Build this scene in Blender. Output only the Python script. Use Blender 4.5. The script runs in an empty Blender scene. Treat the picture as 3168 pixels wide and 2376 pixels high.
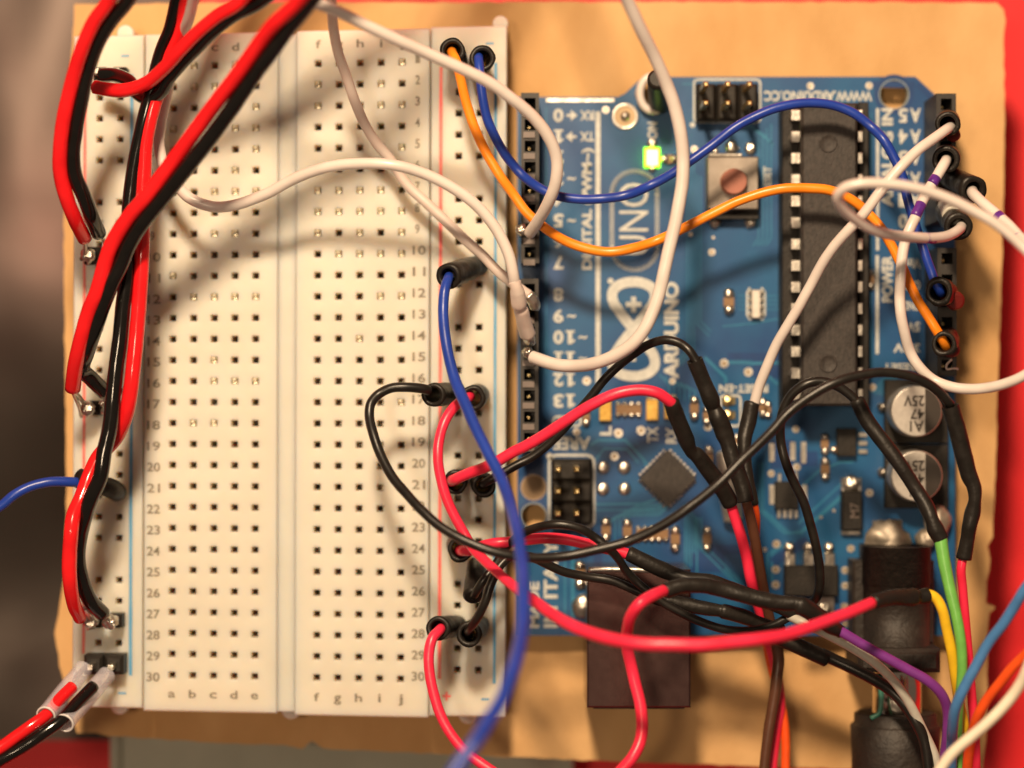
import bpy, math, random
from mathutils import Vector, noise
R = math.radians
scn = bpy.context.scene
C = scn.collection

# ------------------------------------------------------------------ camera, world, light, exposure
CAMZ, REFZ, PPC = 28.9, 0.9, 259.0          # 1 unit = 1 cm; the lens sees 259 photo pixels per cm at the breadboard top
cd = bpy.data.cameras.new('camera'); cam = bpy.data.objects.new('camera', cd); C.objects.link(cam)
cam.location = (0, 0, CAMZ); cd.sensor_width = 36
cd.lens = 36 * (CAMZ - REFZ) / (3168 / PPC)
cd.clip_start = 0.5; cd.clip_end = 400
cd.dof.use_dof = True; cd.dof.focus_distance = CAMZ - 1.95
cd.dof.aperture_fstop = cd.lens / 1000 / 0.88
scn.camera = cam
w = bpy.data.worlds.new('World'); scn.world = w; w.use_nodes = True
bg = w.node_tree.nodes['Background']; bg.inputs[0].default_value = (1.0, 0.72, 0.52, 1); bg.inputs[1].default_value = 0.14
ld = bpy.data.lights.new('desk_lamp', 'AREA'); ld.shape = 'DISK'; ld.size = 3.8; ld.energy = 17400; ld.color = (1.0, 0.745, 0.49)
lo = bpy.data.objects.new('desk_lamp', ld); C.objects.link(lo); lo.location = (-2.8, 17.5, 30)
lo.rotation_euler = (Vector((0, 0, 0)) - Vector(lo.location)).to_track_quat('-Z', 'Y').to_euler()
cl = bpy.data.lights.new('ceiling_lamp', 'AREA'); cl.shape = 'DISK'; cl.size = 5; cl.energy = 5000; cl.color = (1.0, 0.75, 0.50)
co = bpy.data.objects.new('ceiling_lamp', cl); C.objects.link(co); co.location = (-9, 1, 50)
co.rotation_euler = (Vector((0, 0, 0)) - Vector(co.location)).to_track_quat('-Z', 'Y').to_euler()
scn.view_settings.view_transform = 'Standard'; scn.view_settings.look = 'None'
scn.view_settings.gamma = 1; scn.view_settings.exposure = 0; scn.view_settings.use_curve_mapping = False

# ------------------------------------------------------------------ helpers
def P(px, py, z):                            # a photo pixel at real height z -> a point in cm
    k = (CAMZ - z) / (CAMZ - REFZ) / PPC
    return Vector(((px - 1584) * k, (1188 - py) * k, z))
def L(n, z): return n * (CAMZ - z) / (CAMZ - REFZ) / PPC

def mat(name, col, rough=0.5, metal=0.0, col2=None, nscale=8, bump=0.0, bscale=60, spec=0.5, emit=None, estr=0, alpha=1.0, trans=0.0, stretch=None, detail=4):
    m = bpy.data.materials.new(name); m.use_nodes = True; nt = m.node_tree; b = nt.nodes['Principled BSDF']
    b.inputs['Base Color'].default_value = (*col, 1); b.inputs['Roughness'].default_value = rough
    b.inputs['Metallic'].default_value = metal; b.inputs['Specular IOR Level'].default_value = spec
    tc = nt.nodes.new('ShaderNodeTexCoord'); src = tc.outputs['Object']
    if stretch:
        mp = nt.nodes.new('ShaderNodeMapping'); mp.inputs['Scale'].default_value = stretch
        nt.links.new(src, mp.inputs[0]); src = mp.outputs[0]
    if col2 is None: col2 = tuple(c * 0.86 for c in col)
    n = nt.nodes.new('ShaderNodeTexNoise'); n.inputs['Scale'].default_value = nscale; n.inputs['Detail'].default_value = detail
    nt.links.new(src, n.inputs['Vector'])
    rp = nt.nodes.new('ShaderNodeValToRGB'); rp.color_ramp.elements[0].position = 0.35; rp.color_ramp.elements[1].position = 0.66
    rp.color_ramp.elements[0].color = (*col2, 1); rp.color_ramp.elements[1].color = (*col, 1)
    nt.links.new(n.outputs['Fac'], rp.inputs[0]); nt.links.new(rp.outputs[0], b.inputs['Base Color'])
    if bump:
        n2 = nt.nodes.new('ShaderNodeTexNoise'); n2.inputs['Scale'].default_value = bscale; n2.inputs['Detail'].default_value = 3
        nt.links.new(src, n2.inputs['Vector'])
        bp = nt.nodes.new('ShaderNodeBump'); bp.inputs['Strength'].default_value = bump; bp.inputs['Distance'].default_value = 0.02
        nt.links.new(n2.outputs['Fac'], bp.inputs['Height']); nt.links.new(bp.outputs[0], b.inputs['Normal'])
    if emit: b.inputs['Emission Color'].default_value = (*emit, 1); b.inputs['Emission Strength'].default_value = estr
    b.inputs['Alpha'].default_value = alpha; b.inputs['Transmission Weight'].default_value = trans
    return m
M = {}
M['abs'] = mat('cream_plastic', (0.75, 0.69, 0.59), 0.42, col2=(0.70, 0.64, 0.54), nscale=1.2, bump=0.05, bscale=25)
b_ = M['abs'].node_tree.nodes['Principled BSDF']; b_.inputs['Subsurface Weight'].default_value = 0.9; b_.inputs['Subsurface Scale'].default_value = 0.42
b_.inputs['Subsurface Radius'].default_value = (1, .72, .48)
M['hole'] = mat('hole_dark', (0.24, 0.16, 0.09), 0.7)
M['clip'] = mat('contact_metal', (0.92, 0.86, 0.66), 0.38, 0.65)
M['ink'] = mat('grey_print', (0.15, 0.13, 0.10), 0.6, col2=(.24, .21, .16), nscale=9)
M['redline'] = mat('red_print', (0.85, 0.10, 0.10), 0.5, col2=(.86, .20, .17), nscale=3)
M['blueline'] = mat('blue_print', (0.07, 0.30, 0.54), 0.5, col2=(.13, .36, .58), nscale=3)
M['black'] = mat('black_plastic', (0.012, 0.010, 0.008), 0.55, bump=0.3, bscale=30, col2=(.018, .014, .011), spec=.35)
M['chip'] = mat('chip_epoxy', (0.020, 0.016, 0.014), 0.6, bump=0.35, bscale=70, col2=(.04, .032, .028), nscale=30, stretch=(1, .35, 1))
M['header'] = mat('header_plastic', (0.022, 0.018, 0.015), 0.5, bump=0.1)
M['shrink'] = mat('heat_shrink', (0.011, 0.0095, 0.008), 0.42, bump=0.35, bscale=14, col2=(.018, .015, .013), nscale=6, spec=.3)
M['blkwire'] = mat('black_pvc', (0.004, 0.0036, 0.003), 0.13, bump=0.012, bscale=30, col2=(.006, .005, .0045), spec=.6)
M['blkjump'] = mat('black_jumper_pvc', (0.008, 0.007, 0.006), 0.34, bump=0.06, bscale=22, col2=(.014, .012, .010), spec=.45)
M['redcord'] = mat('red_pvc_cord', (0.84, 0.014, 0.018), 0.15, bump=0.015, bscale=25, col2=(.70, .010, .014), nscale=3)
M['redwire'] = mat('red_pvc', (0.86, 0.030, 0.085), 0.34, bump=0.06, bscale=25, col2=(.80, .022, .062), nscale=3)
M['white'] = mat('white_pvc', (0.72, 0.655, 0.615), 0.30, bump=0.05, bscale=20, col2=(.65, .58, .54), nscale=2.5)
M['dullwhite'] = mat('dull_white_pvc', (0.66, 0.57, 0.52), 0.40, bump=0.08, bscale=20, col2=(.66, .54, .49), nscale=4)  # duller, browner white for the lower wire, the splice and the shaving
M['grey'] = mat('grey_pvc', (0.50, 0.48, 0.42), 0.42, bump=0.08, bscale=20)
M['cream'] = mat('cream_pvc', (0.78, 0.70, 0.55), 0.5, bump=0.1, bscale=20, col2=(.70, .62, .49), nscale=5)
M['orange'] = mat('orange_pvc', (0.98, 0.30, 0.018), 0.33, bump=0.05, bscale=25, col2=(.92, .25, .012), nscale=3)
M['ored'] = mat('orange_red_pvc', (0.90, 0.10, 0.014), 0.28)
M['blue'] = mat('blue_pvc', (0.014, 0.050, 0.36), 0.34, bump=0.05, bscale=25, col2=(.010, .040, .30), nscale=3)
M['ltblue'] = mat('light_blue_pvc', (0.07, 0.22, 0.50), 0.28)
M['green'] = mat('green_pvc', (0.16, 0.47, 0.09), 0.34, bump=0.05, bscale=25)
M['yellow'] = mat('yellow_pvc', (0.90, 0.56, 0.02), 0.34, bump=0.05)
M['purple'] = mat('purple_pvc', (0.19, 0.035, 0.26), 0.36, bump=0.05)
M['brown'] = mat('brown_pvc', (0.10, 0.038, 0.02), 0.36, bump=0.05)
M['brownred'] = mat('brown_red_sleeve', (0.15, 0.014, 0.011), 0.36, bump=0.1)
M['pen'] = mat('purple_marker', (0.07, 0.015, 0.18), 0.30, col2=(.13, .03, .27), nscale=12)
M['solder'] = mat('solder', (0.74, 0.70, 0.62), 0.30, 1.0, bump=0.5, bscale=9, col2=(.6, .55, .48), nscale=10)
M['dull'] = mat('dull_solder', (0.50, 0.44, 0.36), 0.55, 0.7, bump=0.5, bscale=7, col2=(.36, .31, .25), nscale=7)
M['tin'] = mat('tin_plate', (0.82, 0.78, 0.70), 0.34, 1.0, bump=0.25, bscale=14)
M['gold'] = mat('gold_plate', (0.86, 0.68, 0.34), 0.30, 1.0, bump=0.2, bscale=14)
M['cap'] = mat('aluminium_can', (0.70, 0.66, 0.60), 0.42, 0.85, col2=(.60, .56, .51), nscale=16, bump=0.1, bscale=50)
M['usb'] = mat('usb_steel', (0.17, 0.100, 0.092), 0.24, 0.9, col2=(.14, .080, .074), nscale=9, bump=0.07, bscale=50)
M['btn'] = mat('switch_steel', (0.34, 0.30, 0.26), 0.42, 0.8, col2=(.22, .19, .16), nscale=3, bump=0.1)
M['btncap'] = mat('rust_button', (0.40, 0.15, 0.10), 0.6)
M['pcb'] = mat('blue_solder_mask', (0.008, 0.100, 0.245), 0.36, col2=(.007, .058, .190), nscale=1.1, bump=0.04, bscale=40, detail=5)
M['pcbedge'] = mat('board_fibre', (0.30, 0.36, 0.36), 0.6)
M['trace'] = mat('trace_mask', (0.030, 0.20, 0.36), 0.34)
M['pour'] = mat('dark_mask_gap', (0.008, 0.05, 0.18), 0.36)
M['silk'] = mat('white_silkscreen', (0.62, 0.63, 0.60), 0.6, col2=(.5, .52, .5), nscale=20)
M['smd'] = mat('ceramic_brown', (0.26, 0.15, 0.07), 0.5)
M['led'] = mat('clear_led', (0.80, 0.52, 0.12), 0.35, col2=(.65, .36, .06), nscale=20)
M['glow'] = mat('green_led_lit', (0.5, 0.9, 0.1), 0.4, emit=(0.22, 1.0, 0.01), estr=2.6)
M['glowcore'] = mat('led_core_lit', (0.8, 0.95, 0.4), 0.4, emit=(0.75, 1.0, 0.10), estr=11)
M['clear'] = mat('clear_sleeve', (0.78, 0.76, 0.86), 0.22, alpha=0.28, col2=(.70, .68, .80), nscale=4)
M['rim'] = mat('frosted_rim', (0.84, 0.82, 0.82), 0.4, alpha=0.85)
M['card'] = mat('kraft_board', (0.66, 0.41, 0.19), 0.85, col2=(.55, .32, .135), nscale=1.1, bump=0.35, bscale=22, stretch=(1, .55, 1), detail=9, spec=.2)
M['flute'] = mat('corrugated_edge', (0.50, 0.33, 0.17), 0.9, col2=(.30, .19, .10), nscale=9, bump=0.8, bscale=14)
M['table'] = mat('red_tabletop', (0.80, 0.012, 0.018), 0.55, col2=(.76, .009, .014), nscale=.25)
M['foil'] = mat('dark_foil', (0.062, 0.050, 0.043), 0.45, 0.75, col2=(.045, .024, .021), nscale=.16, bump=0.22, bscale=.7)
M['box'] = mat('grey_green_card', (0.46, 0.47, 0.39), 0.7, nscale=1)
M['boxrim'] = mat('pale_card', (0.48, 0.50, 0.42), 0.7, nscale=1)
M['steel'] = mat('polished_steel', (0.72, 0.66, 0.58), 0.14, 1.0, bump=0.1, bscale=5)
M['teal'] = mat('teal_reflection', (0.05, 0.22, 0.16), 0.4)  # colour of the reflection streak painted along the plug barrel
M['ring'] = mat('plated_ring', (0.45, 0.33, 0.20), 0.45, 0.6)

WL = {}
def tag(o, label=None, cat=None, group=None, kind=None):
    if label: o['label'] = label
    if cat: o['category'] = cat
    if group: o['group'] = group
    if kind: o['kind'] = kind
    return o
def empty(name, loc, label, cat, group=None):
    o = bpy.data.objects.new(name, None); o.empty_display_size = .2; C.objects.link(o)
    o.location = loc; WL[o.name] = Vector(loc); return tag(o, label, cat, group)

class MB:
    def __init__(s): s.v = []; s.f = []; s.m = []; s.s = []
    def add(s, vs, fs, m=0, smooth=False):
        n = len(s.v); s.v += [Vector(v) for v in vs]
        for f in fs: s.f.append([i + n for i in f]); s.m.append(m); s.s.append(smooth)
        return s
    def box(s, x0, x1, y0, y1, z0, z1, m=0, bev=0.0):
        if bev:
            b = bev; a = [(x0, y0), (x1, y0), (x1, y1), (x0, y1)]
            i_ = [(x0 + b, y0 + b), (x1 - b, y0 + b), (x1 - b, y1 - b), (x0 + b, y1 - b)]
            vs = [(*p, z0) for p in a] + [(*p, z1 - b) for p in a] + [(*p, z1) for p in i_]
            fs = [(3, 2, 1, 0), (8, 9, 10, 11)]
            for k in range(4):
                j = (k + 1) % 4; fs += [(k, j, 4 + j, 4 + k), (4 + k, 4 + j, 8 + j, 8 + k)]
            return s.add(vs, fs, m)
        vs = [(x, y, z) for z in (z0, z1) for x, y in ((x0, y0), (x1, y0), (x1, y1), (x0, y1))]
        return s.add(vs, [(3, 2, 1, 0), (4, 5, 6, 7), (0, 1, 5, 4), (1, 2, 6, 5), (2, 3, 7, 6), (3, 0, 4, 7)], m)
    def pbox(s, px0, px1, py0, py1, z0, z1, m=0, bev=0.0):     # box whose top face covers these photo pixels
        a = P(px0, py1, z1); b = P(px1, py0, z1)
        return s.box(a.x, b.x, a.y, b.y, z0, z1, m, bev)
    def lathe(s, c, prof, n=28, m=0, axis='Z', smooth=True):   # prof: list of (r, h) from the base up
        vs = []; c = Vector(c)
        for r, h in prof:
            for i in range(n):
                a = 2 * math.pi * i / n; x, y = r * math.cos(a), r * math.sin(a)
                vs.append(c + (Vector((x, y, h)) if axis == 'Z' else Vector((x, h, y)) if axis == 'Y' else Vector((h, x, y))))
        fs = []
        for k in range(len(prof) - 1):
            for i in range(n):
                j = (i + 1) % n; q = (k * n + i, k * n + j, (k + 1) * n + j, (k + 1) * n + i)
                fs.append(q if axis != 'Y' else q[::-1])
        s.add(vs, fs, m, smooth)
        for ring, flip in ((0, True), (len(prof) - 1, False)):
            if prof[ring][0] > 1e-5:
                f = list(range(ring * n, ring * n + n)); nb = len(s.v) - len(vs)
                s.f.append([nb + i for i in (f[::-1] if flip else f)]); s.m.append(m); s.s.append(False)
        return s
    def tube(s, pts, n=18, m=0, inner=0.0, sub=7, rough=0.0, seed=0):
        # pts: (x,y,z,r) in cm; a swept tube with round section; inner>0 makes it a hollow sleeve
        pts = [(Vector(p[:3]), p[3]) for p in pts]; q = []
        ext = [(pts[0][0] * 2 - pts[1][0], pts[0][1])] + pts + [(pts[-1][0] * 2 - pts[-2][0], pts[-1][1])]
        for k in range(1, len(ext) - 2):
            p0, p1, p2, p3 = [e[0] for e in ext[k - 1:k + 3]]; r1, r2 = ext[k][1], ext[k + 1][1]
            t0 = 0; t1 = t0 + max((p1 - p0).length, 1e-4) ** .5; t2 = t1 + max((p2 - p1).length, 1e-4) ** .5; t3 = t2 + max((p3 - p2).length, 1e-4) ** .5
            for i in range(sub):
                u = i / sub; t = t1 + (t2 - t1) * u
                a1 = p0 * ((t1 - t) / (t1 - t0)) + p1 * ((t - t0) / (t1 - t0)); a2 = p1 * ((t2 - t) / (t2 - t1)) + p2 * ((t - t1) / (t2 - t1))
                a3 = p2 * ((t3 - t) / (t3 - t2)) + p3 * ((t - t2) / (t3 - t2))
                b1 = a1 * ((t2 - t) / (t2 - t0)) + a2 * ((t - t0) / (t2 - t0)); b2 = a2 * ((t3 - t) / (t3 - t1)) + a3 * ((t - t1) / (t3 - t1))
                q.append((b1 * ((t2 - t) / (t2 - t1)) + b2 * ((t - t1) / (t2 - t1)), r1 + (r2 - r1) * (u * u * (3 - 2 * u))))
        q.append((pts[-1][0], pts[-1][1]))
        T = [(q[min(i + 1, len(q) - 1)][0] - q[max(i - 1, 0)][0]).normalized() for i in range(len(q))]
        up = Vector((0, 0, 1)) if abs(T[0].z) < .9 else Vector((1, 0, 0))
        N = (up - T[0] * up.dot(T[0])).normalized(); rings = []
        def ring(i, rr, N, wob=True):
            B = T[i].cross(N); out = []
            for k in range(n):
                a = 2 * math.pi * k / n; d = N * math.cos(a) + B * math.sin(a); r_ = rr
                if rough and wob: r_ *= 1 + rough * noise.noise(q[i][0] * 7 + d * 1.3 + Vector((seed, 0, 0)))
                out.append(q[i][0] + d * r_)
            return out
        frames = []
        for i in range(len(q)):
            if i: N = (N - T[i] * N.dot(T[i])).normalized()
            frames.append(N.copy())
        outer = [ring(i, q[i][1], frames[i]) for i in range(len(q))]
        if inner:
            inn = [ring(i, q[i][1] * inner, frames[i], False) for i in range(len(q))]
            rings = outer + inn[::-1]; rings.append(outer[0])
        else:
            e0 = [q[0][0] + (v - q[0][0]) * .72 - T[0] * q[0][1] * .22 for v in outer[0]]
            e1 = [q[-1][0] + (v - q[-1][0]) * .72 + T[-1] * q[-1][1] * .22 for v in outer[-1]]
            rings = [e0] + outer + [e1]
        vs = [v for r_ in rings for v in r_]; fs = []
        for k in range(len(rings) - 1):
            for i in range(n): fs.append((k * n + i, k * n + (i + 1) % n, (k + 1) * n + (i + 1) % n, (k + 1) * n + i))
        nb = len(s.v); s.add(vs, fs, m, True)
        if not inner:
            s.f.append([nb + i for i in range(n)][::-1]); s.m.append(m); s.s.append(False)
            s.f.append([nb + (len(rings) - 1) * n + i for i in range(n)]); s.m.append(m); s.s.append(False)
        return s
    def ptube(s, pts, r, **k):                                  # photo-pixel control points (px,py,z[,rpx])
        return s.tube([(*P(p[0], p[1], p[2]), L(p[3] if len(p) > 3 else r, p[2])) for p in pts], **k)
    def blob(s, c, r, m=0, seed=0, amp=.25, sz=1.0, n=10):
        vs = []; fs = []; c = Vector(c)
        for i in range(n + 1):
            th = math.pi * i / n
            for j in range(2 * n):
                ph = math.pi * j / n; d = Vector((math.sin(th) * math.cos(ph), math.sin(th) * math.sin(ph), math.cos(th)))
                rr = r * (1 + amp * noise.noise(d * 1.8 + Vector((seed, seed, 0)))); e = d * rr; e.z *= sz; vs.append(c + e)
        for i in range(n):
            for j in range(2 * n):
                k = (j + 1) % (2 * n); fs.append((i * 2 * n + j, (i + 1) * 2 * n + j, (i + 1) * 2 * n + k, i * 2 * n + k))
        return s.add(vs, fs, m, True)
    def strip(s, pts, wpx, z, m=0):                             # flat printed line through photo pixels
        q = [P(x, y, z) for x, y in pts]; h = L(wpx, z) / 2; vs = []
        for i, p in enumerate(q):
            a = q[max(i - 1, 0)]; b = q[min(i + 1, len(q) - 1)]
            d1 = (p - a).normalized() if i else (b - p).normalized(); d2 = (b - p).normalized() if i < len(q) - 1 else d1
            t = (d1 + d2).normalized(); nn = Vector((-t.y, t.x, 0)); c = max(.5, nn.dot(Vector((-d1.y, d1.x, 0))))
            vs += [p + nn * h / c, p - nn * h / c]
        return s.add(vs, [(2 * i + 1, 2 * i + 3, 2 * i + 2, 2 * i) for i in range(len(q) - 1)], m)
    def disc(s, px, py, rpx, z, m=0, n=24, rin=0):
        c = P(px, py, z); r = L(rpx, z)
        if rin:
            ri = L(rin, z); vs = []
            for k in range(n):
                a = 2 * math.pi * k / n; vs += [c + Vector((math.cos(a) * r, math.sin(a) * r, 0)), c + Vector((math.cos(a) * ri, math.sin(a) * ri, 0))]
            return s.add(vs, [(2 * k, 2 * ((k + 1) % n), 2 * ((k + 1) % n) + 1, 2 * k + 1) for k in range(n)], m)
        return s.add([c + Vector((math.cos(2 * math.pi * k / n) * r, math.sin(2 * math.pi * k / n) * r, 0)) for k in range(n)], [tuple(range(n))], m)
    def build(s, name, mats, parent=None, label=None, cat=None, group=None, kind=None, origin=None):
        if not isinstance(mats, (list, tuple)): mats = [mats]
        if parent is not None: org = WL[parent.name]
        elif origin is not None: org = Vector(origin)
        else:
            n = len(s.v); org = Vector((sum(v.x for v in s.v) / n, sum(v.y for v in s.v) / n, min(v.z for v in s.v)))
        me = bpy.data.meshes.new(name); me.from_pydata([tuple(v - org) for v in s.v], [], s.f); me.update()
        for k in mats: me.materials.append(M[k])
        me.polygons.foreach_set('material_index', s.m); me.polygons.foreach_set('use_smooth', s.s)
        o = bpy.data.objects.new(name, me); C.objects.link(o)
        if parent is not None: o.parent = parent; WL[o.name] = org
        else: o.location = org; WL[o.name] = org
        return tag(o, label, cat, group, kind)

def curve_mesh(splines, thick):                                 # closed outline + holes -> filled slab, centred on z = 0
    cu = bpy.data.curves.new('tmp', 'CURVE'); cu.dimensions = '2D'; cu.fill_mode = 'BOTH'; cu.extrude = thick / 2
    for pts in splines:
        sp = cu.splines.new('POLY'); sp.points.add(len(pts) - 1); sp.use_cyclic_u = True
        for i, p in enumerate(pts): sp.points[i].co = (p[0], p[1], 0, 1)
    ob = bpy.data.objects.new('tmp', cu); C.objects.link(ob)
    bpy.context.view_layer.update()
    me = bpy.data.meshes.new_from_object(ob.evaluated_get(bpy.context.evaluated_depsgraph_get()))
    vs = [v.co.copy() for v in me.vertices]; fs = [tuple(p.vertices) for p in me.polygons]
    bpy.data.objects.remove(ob); bpy.data.curves.remove(cu); return vs, fs
GL = {}
def glyphs(txt, bold=0.0, spacing=1.0):
    k = (txt, bold, spacing)
    if k in GL: return GL[k]
    cu = bpy.data.curves.new('tmp', 'FONT'); cu.body = txt; cu.size = 1; cu.offset = bold; cu.space_character = spacing; cu.resolution_u = 3
    ob = bpy.data.objects.new('tmp', cu); C.objects.link(ob); bpy.context.view_layer.update()
    me = bpy.data.meshes.new_from_object(ob.evaluated_get(bpy.context.evaluated_depsgraph_get()))
    vs = [v.co.copy() for v in me.vertices]; fs = [tuple(p.vertices) for p in me.polygons]
    bpy.data.objects.remove(ob); bpy.data.curves.remove(cu); GL[k] = (vs, fs); return GL[k]
def text(mb, txt, x0, y0, x1, y1, z, rot=0, m=0, bold=0.02, warp=None, spacing=1.0):   # fit the word into a pixel rectangle
    vs, fs = glyphs(txt, bold, spacing)
    ax, bx = min(v.x for v in vs), max(v.x for v in vs); ay, by = min(v.y for v in vs), max(v.y for v in vs)
    out = []
    for v in vs:
        u = (v.x - ax) / (bx - ax) if bx > ax else .5; t = (v.y - ay) / (by - ay) if by > ay else .5
        if rot == 0: q = (x0 + (x1 - x0) * u, y1 - (y1 - y0) * t)
        elif rot == 180: q = (x1 - (x1 - x0) * u, y0 + (y1 - y0) * t)
        else: q = (x0 + (x1 - x0) * (1 - t), y1 - (y1 - y0) * u)
        out.append(warp(q[0], q[1], z) if warp else P(q[0], q[1], z))
    mb.add(out, fs, m)

# ------------------------------------------------------------------ the setting
mb = MB(); mb.box(-60, 60, -60, 60, -3.4, -2.55); mb.build('tabletop', 'table', kind='structure')
# crumpled dark metallic sheet left of the board
mb = MB(); nx, ny = 40, 60; vs = []
for j in range(ny + 1):
    for i in range(nx + 1):
        px = -900 + 1500 * i / nx; py = -500 + 2790 * j / ny
        z = -1.62 + .17 * noise.noise(Vector((px / 430, py / 520, 3))) + .012 * noise.noise(Vector((px / 120, py / 150, 9))) + 0.75 * math.exp(-((py - 950) / 620) ** 2) - .13 * ((px - 1584) * .0042 + 7); vs.append(P(px, py, z))
for a in range(len(vs)): pass
top = list(vs); bot = [v - Vector((0, 0, .12)) for v in vs]; n1 = (nx + 1) * (ny + 1)
fs = []
for j in range(ny):
    for i in range(nx):
        a = j * (nx + 1) + i; fs += [(a, a + nx + 1, a + nx + 2, a + 1), (n1 + a, n1 + a + 1, n1 + a + nx + 2, n1 + a + nx + 1)]
mb.add(top + bot, fs, 0, True)
mb.build('metallic_sheet', 'foil', label='out of focus dark brown metallic sheet left of the cardboard', cat='sheet')
# grey-green box edge under the cardboard
t = empty('storage_box', P(1050, 2400, -2.54), 'grey green box edge in shadow below the bottom edge of the cardboard', 'box')
mb = MB(); mb.pbox(372, 1775, 1500, 2900, -2.545, -1.15, 0, .05); mb.build('box_body', 'box', t)
mb = MB(); mb.pbox(338, 371, 1500, 2900, -2.545, -1.10, 0, .05); mb.build('rim', 'boxrim', t)

# cardboard panel
random.seed(4)
edge = [(231, 14), (600, 9), (1200, 7), (2000, 5), (2700, 6), (3086, 9), (3104, 30), (3113, 62), (3104, 110), (3107, 260), (3108, 480), (3102, 720), (3097, 900), (3090, 1100),
        (3082, 1350), (3078, 1500), (3070, 1660), (3056, 1690), (3064, 1730), (3052, 1800), (3050, 1868), (3082, 1880), (3060, 1896), (3052, 1990), (3056, 2120), (3050, 2260), (3040, 2392),
        (2400, 2372), (1800, 2352), (1300, 2330), (1000, 2316), (965, 2290), (935, 2316), (880, 2306), (640, 2296), (330, 2276), (300, 2268), (238, 2268), (222, 2200), (184, 2060), (170, 1960), (180, 1900), (200, 1780), (206, 1500), (200, 1100), (198, 700), (215, 300)]
pl = []
for i, a in enumerate(edge):
    b = edge[(i + 1) % len(edge)]; n = max(1, int(math.hypot(b[0] - a[0], b[1] - a[1]) / 28))
    for k in range(n):
        x = a[0] + (b[0] - a[0]) * k / n; y = a[1] + (b[1] - a[1]) * k / n; pl.append((x + random.uniform(-2, 2), y + random.uniform(-2, 2)))
t = empty('cardboard_panel', P(1600, 1200, -.42), 'brown kraft cardboard panel with torn right edge under both boards', 'cardboard')
mb = MB(); vs, fs = curve_mesh([[P(x, y, 0)[:2] for x, y in pl]], .06); mb.add([v + Vector((0, 0, -.03)) for v in vs], fs); mb.build('top_liner', 'card', t)
mb = MB(); vs, fs = curve_mesh([[P(1620 + (x - 1620) * .9985 + random.uniform(-3, 3), 1190 + (y - 1190) * .998 + random.uniform(-3, 3), 0)[:2] for x, y in pl]], .30)
mb.add([v + Vector((0, 0, -.212)) for v in vs], fs); mb.build('fluted_core', 'flute', t)
mb = MB(); vs, fs = curve_mesh([[P(x, y, 0)[:2] for x, y in pl]], .05); mb.add([v + Vector((0, 0, -.39)) for v in vs], fs); mb.build('bottom_liner', 'card', t)

# ------------------------------------------------------------------ breadboard
def W(u, v, z):
    py = 1150 + (v - 1150) * (1 + (u - 890) / 708 * .0131); px = u + (1150 - v) / 1900 * 5
    p = P(px, py, .9); return Vector((p.x, p.y, z))
bb = empty('breadboard', W(890, 1150, 0), 'cream solderless breadboard with numbered rows and red and blue rail stripes', 'breadboard')
def plate(u0, u1, v0, v1, hu, hv, hs, zt, zh, z0=0.02, bev=4):
    mb = MB(); U = [u0 + bev] + [c + d for c in hu for d in (-hs, hs)] + [u1 - bev]; V = [v0 + bev] + [c + d for c in hv for d in (-hs, hs)] + [v1 - bev]
    for i in range(len(U) - 1):
        for j in range(len(V) - 1):
            a = [(U[i], V[j]), (U[i], V[j + 1]), (U[i + 1], V[j + 1]), (U[i + 1], V[j])]
            if i % 2 and j % 2:
                cx, cy = (U[i] + U[i + 1]) / 2, (V[j] + V[j + 1]) / 2
                t1 = [W(x, y, zt) for x, y in a]; t2 = [W(cx + (x - cx) * .82, cy + (y - cy) * .82, zt - .05) for x, y in a]; t3 = [W(cx + (x - cx) * .82, cy + (y - cy) * .82, zh) for x, y in a]
                for k in range(4):
                    l = (k + 1) % 4; mb.add([t1[k], t1[l], t2[l], t2[k]], [(0, 1, 2, 3)]); mb.add([t2[k], t2[l], t3[l], t3[k]], [(0, 1, 2, 3)])
                mb.add(t3, [(0, 1, 2, 3)], 1)
            else: mb.add([W(x, y, zt) for x, y in a], [(0, 1, 2, 3)])
    o1 = [(u0, v0), (u0, v1), (u1, v1), (u1, v0)]; i1 = [(u0 + bev, v0 + bev), (u0 + bev, v1 - bev), (u1 - bev, v1 - bev), (u1 - bev, v0 + bev)]
    A = [W(*p, zt) for p in i1]; B = [W(*p, zt - .018) for p in o1]; D = [W(*p, z0) for p in o1]
    for k in range(4):
        l = (k + 1) % 4; mb.add([A[k], B[k], B[l], A[l]], [(0, 1, 2, 3)]); mb.add([B[k], D[k], D[l], B[l]], [(0, 1, 2, 3)])
    mb.add(D, [(3, 2, 1, 0)])
    return mb
ROW = [198 + 65.43 * r for r in range(30)]; RR = [226.5 + 393.7 * g + 65.6 * i for g in range(5) for i in range(5)]
CA = [534 + 64 * j for j in range(5)]; CF = [982 + 64.9 * j for j in range(5)]; RL = [306, 369.5]; RT = [1417.5, 1482]
plate(446, 859, 98, 2208, CA, ROW, 11, .9, .12).build('terminal_strip', ['abs', 'hole'], bb)
plate(914, 1328, 96, 2212, CF, ROW, 11, .9, .12).build('terminal_strip', ['abs', 'hole'], bb)
mb = MB(); 
def wbox(mb, u0, u1, v0, v1, z0, z1, m=0):
    q = [(u0, v1), (u1, v1), (u1, v0), (u0, v0)]; vs = [W(*p, z0) for p in q] + [W(*p, z1) for p in q]
    mb.add(vs, [(3, 2, 1, 0), (4, 5, 6, 7), (0, 1, 5, 4), (1, 2, 6, 5), (2, 3, 7, 6), (3, 0, 4, 7)], m)
wbox(mb, 859.5, 913.5, 104, 2202, .02, .872); mb.build('centre_channel', 'abs', bb)
plate(226, 443, 99, 2200, RL, RR, 10.5, .9, .12).build('power_rail', ['abs', 'hole'], bb)
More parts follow.
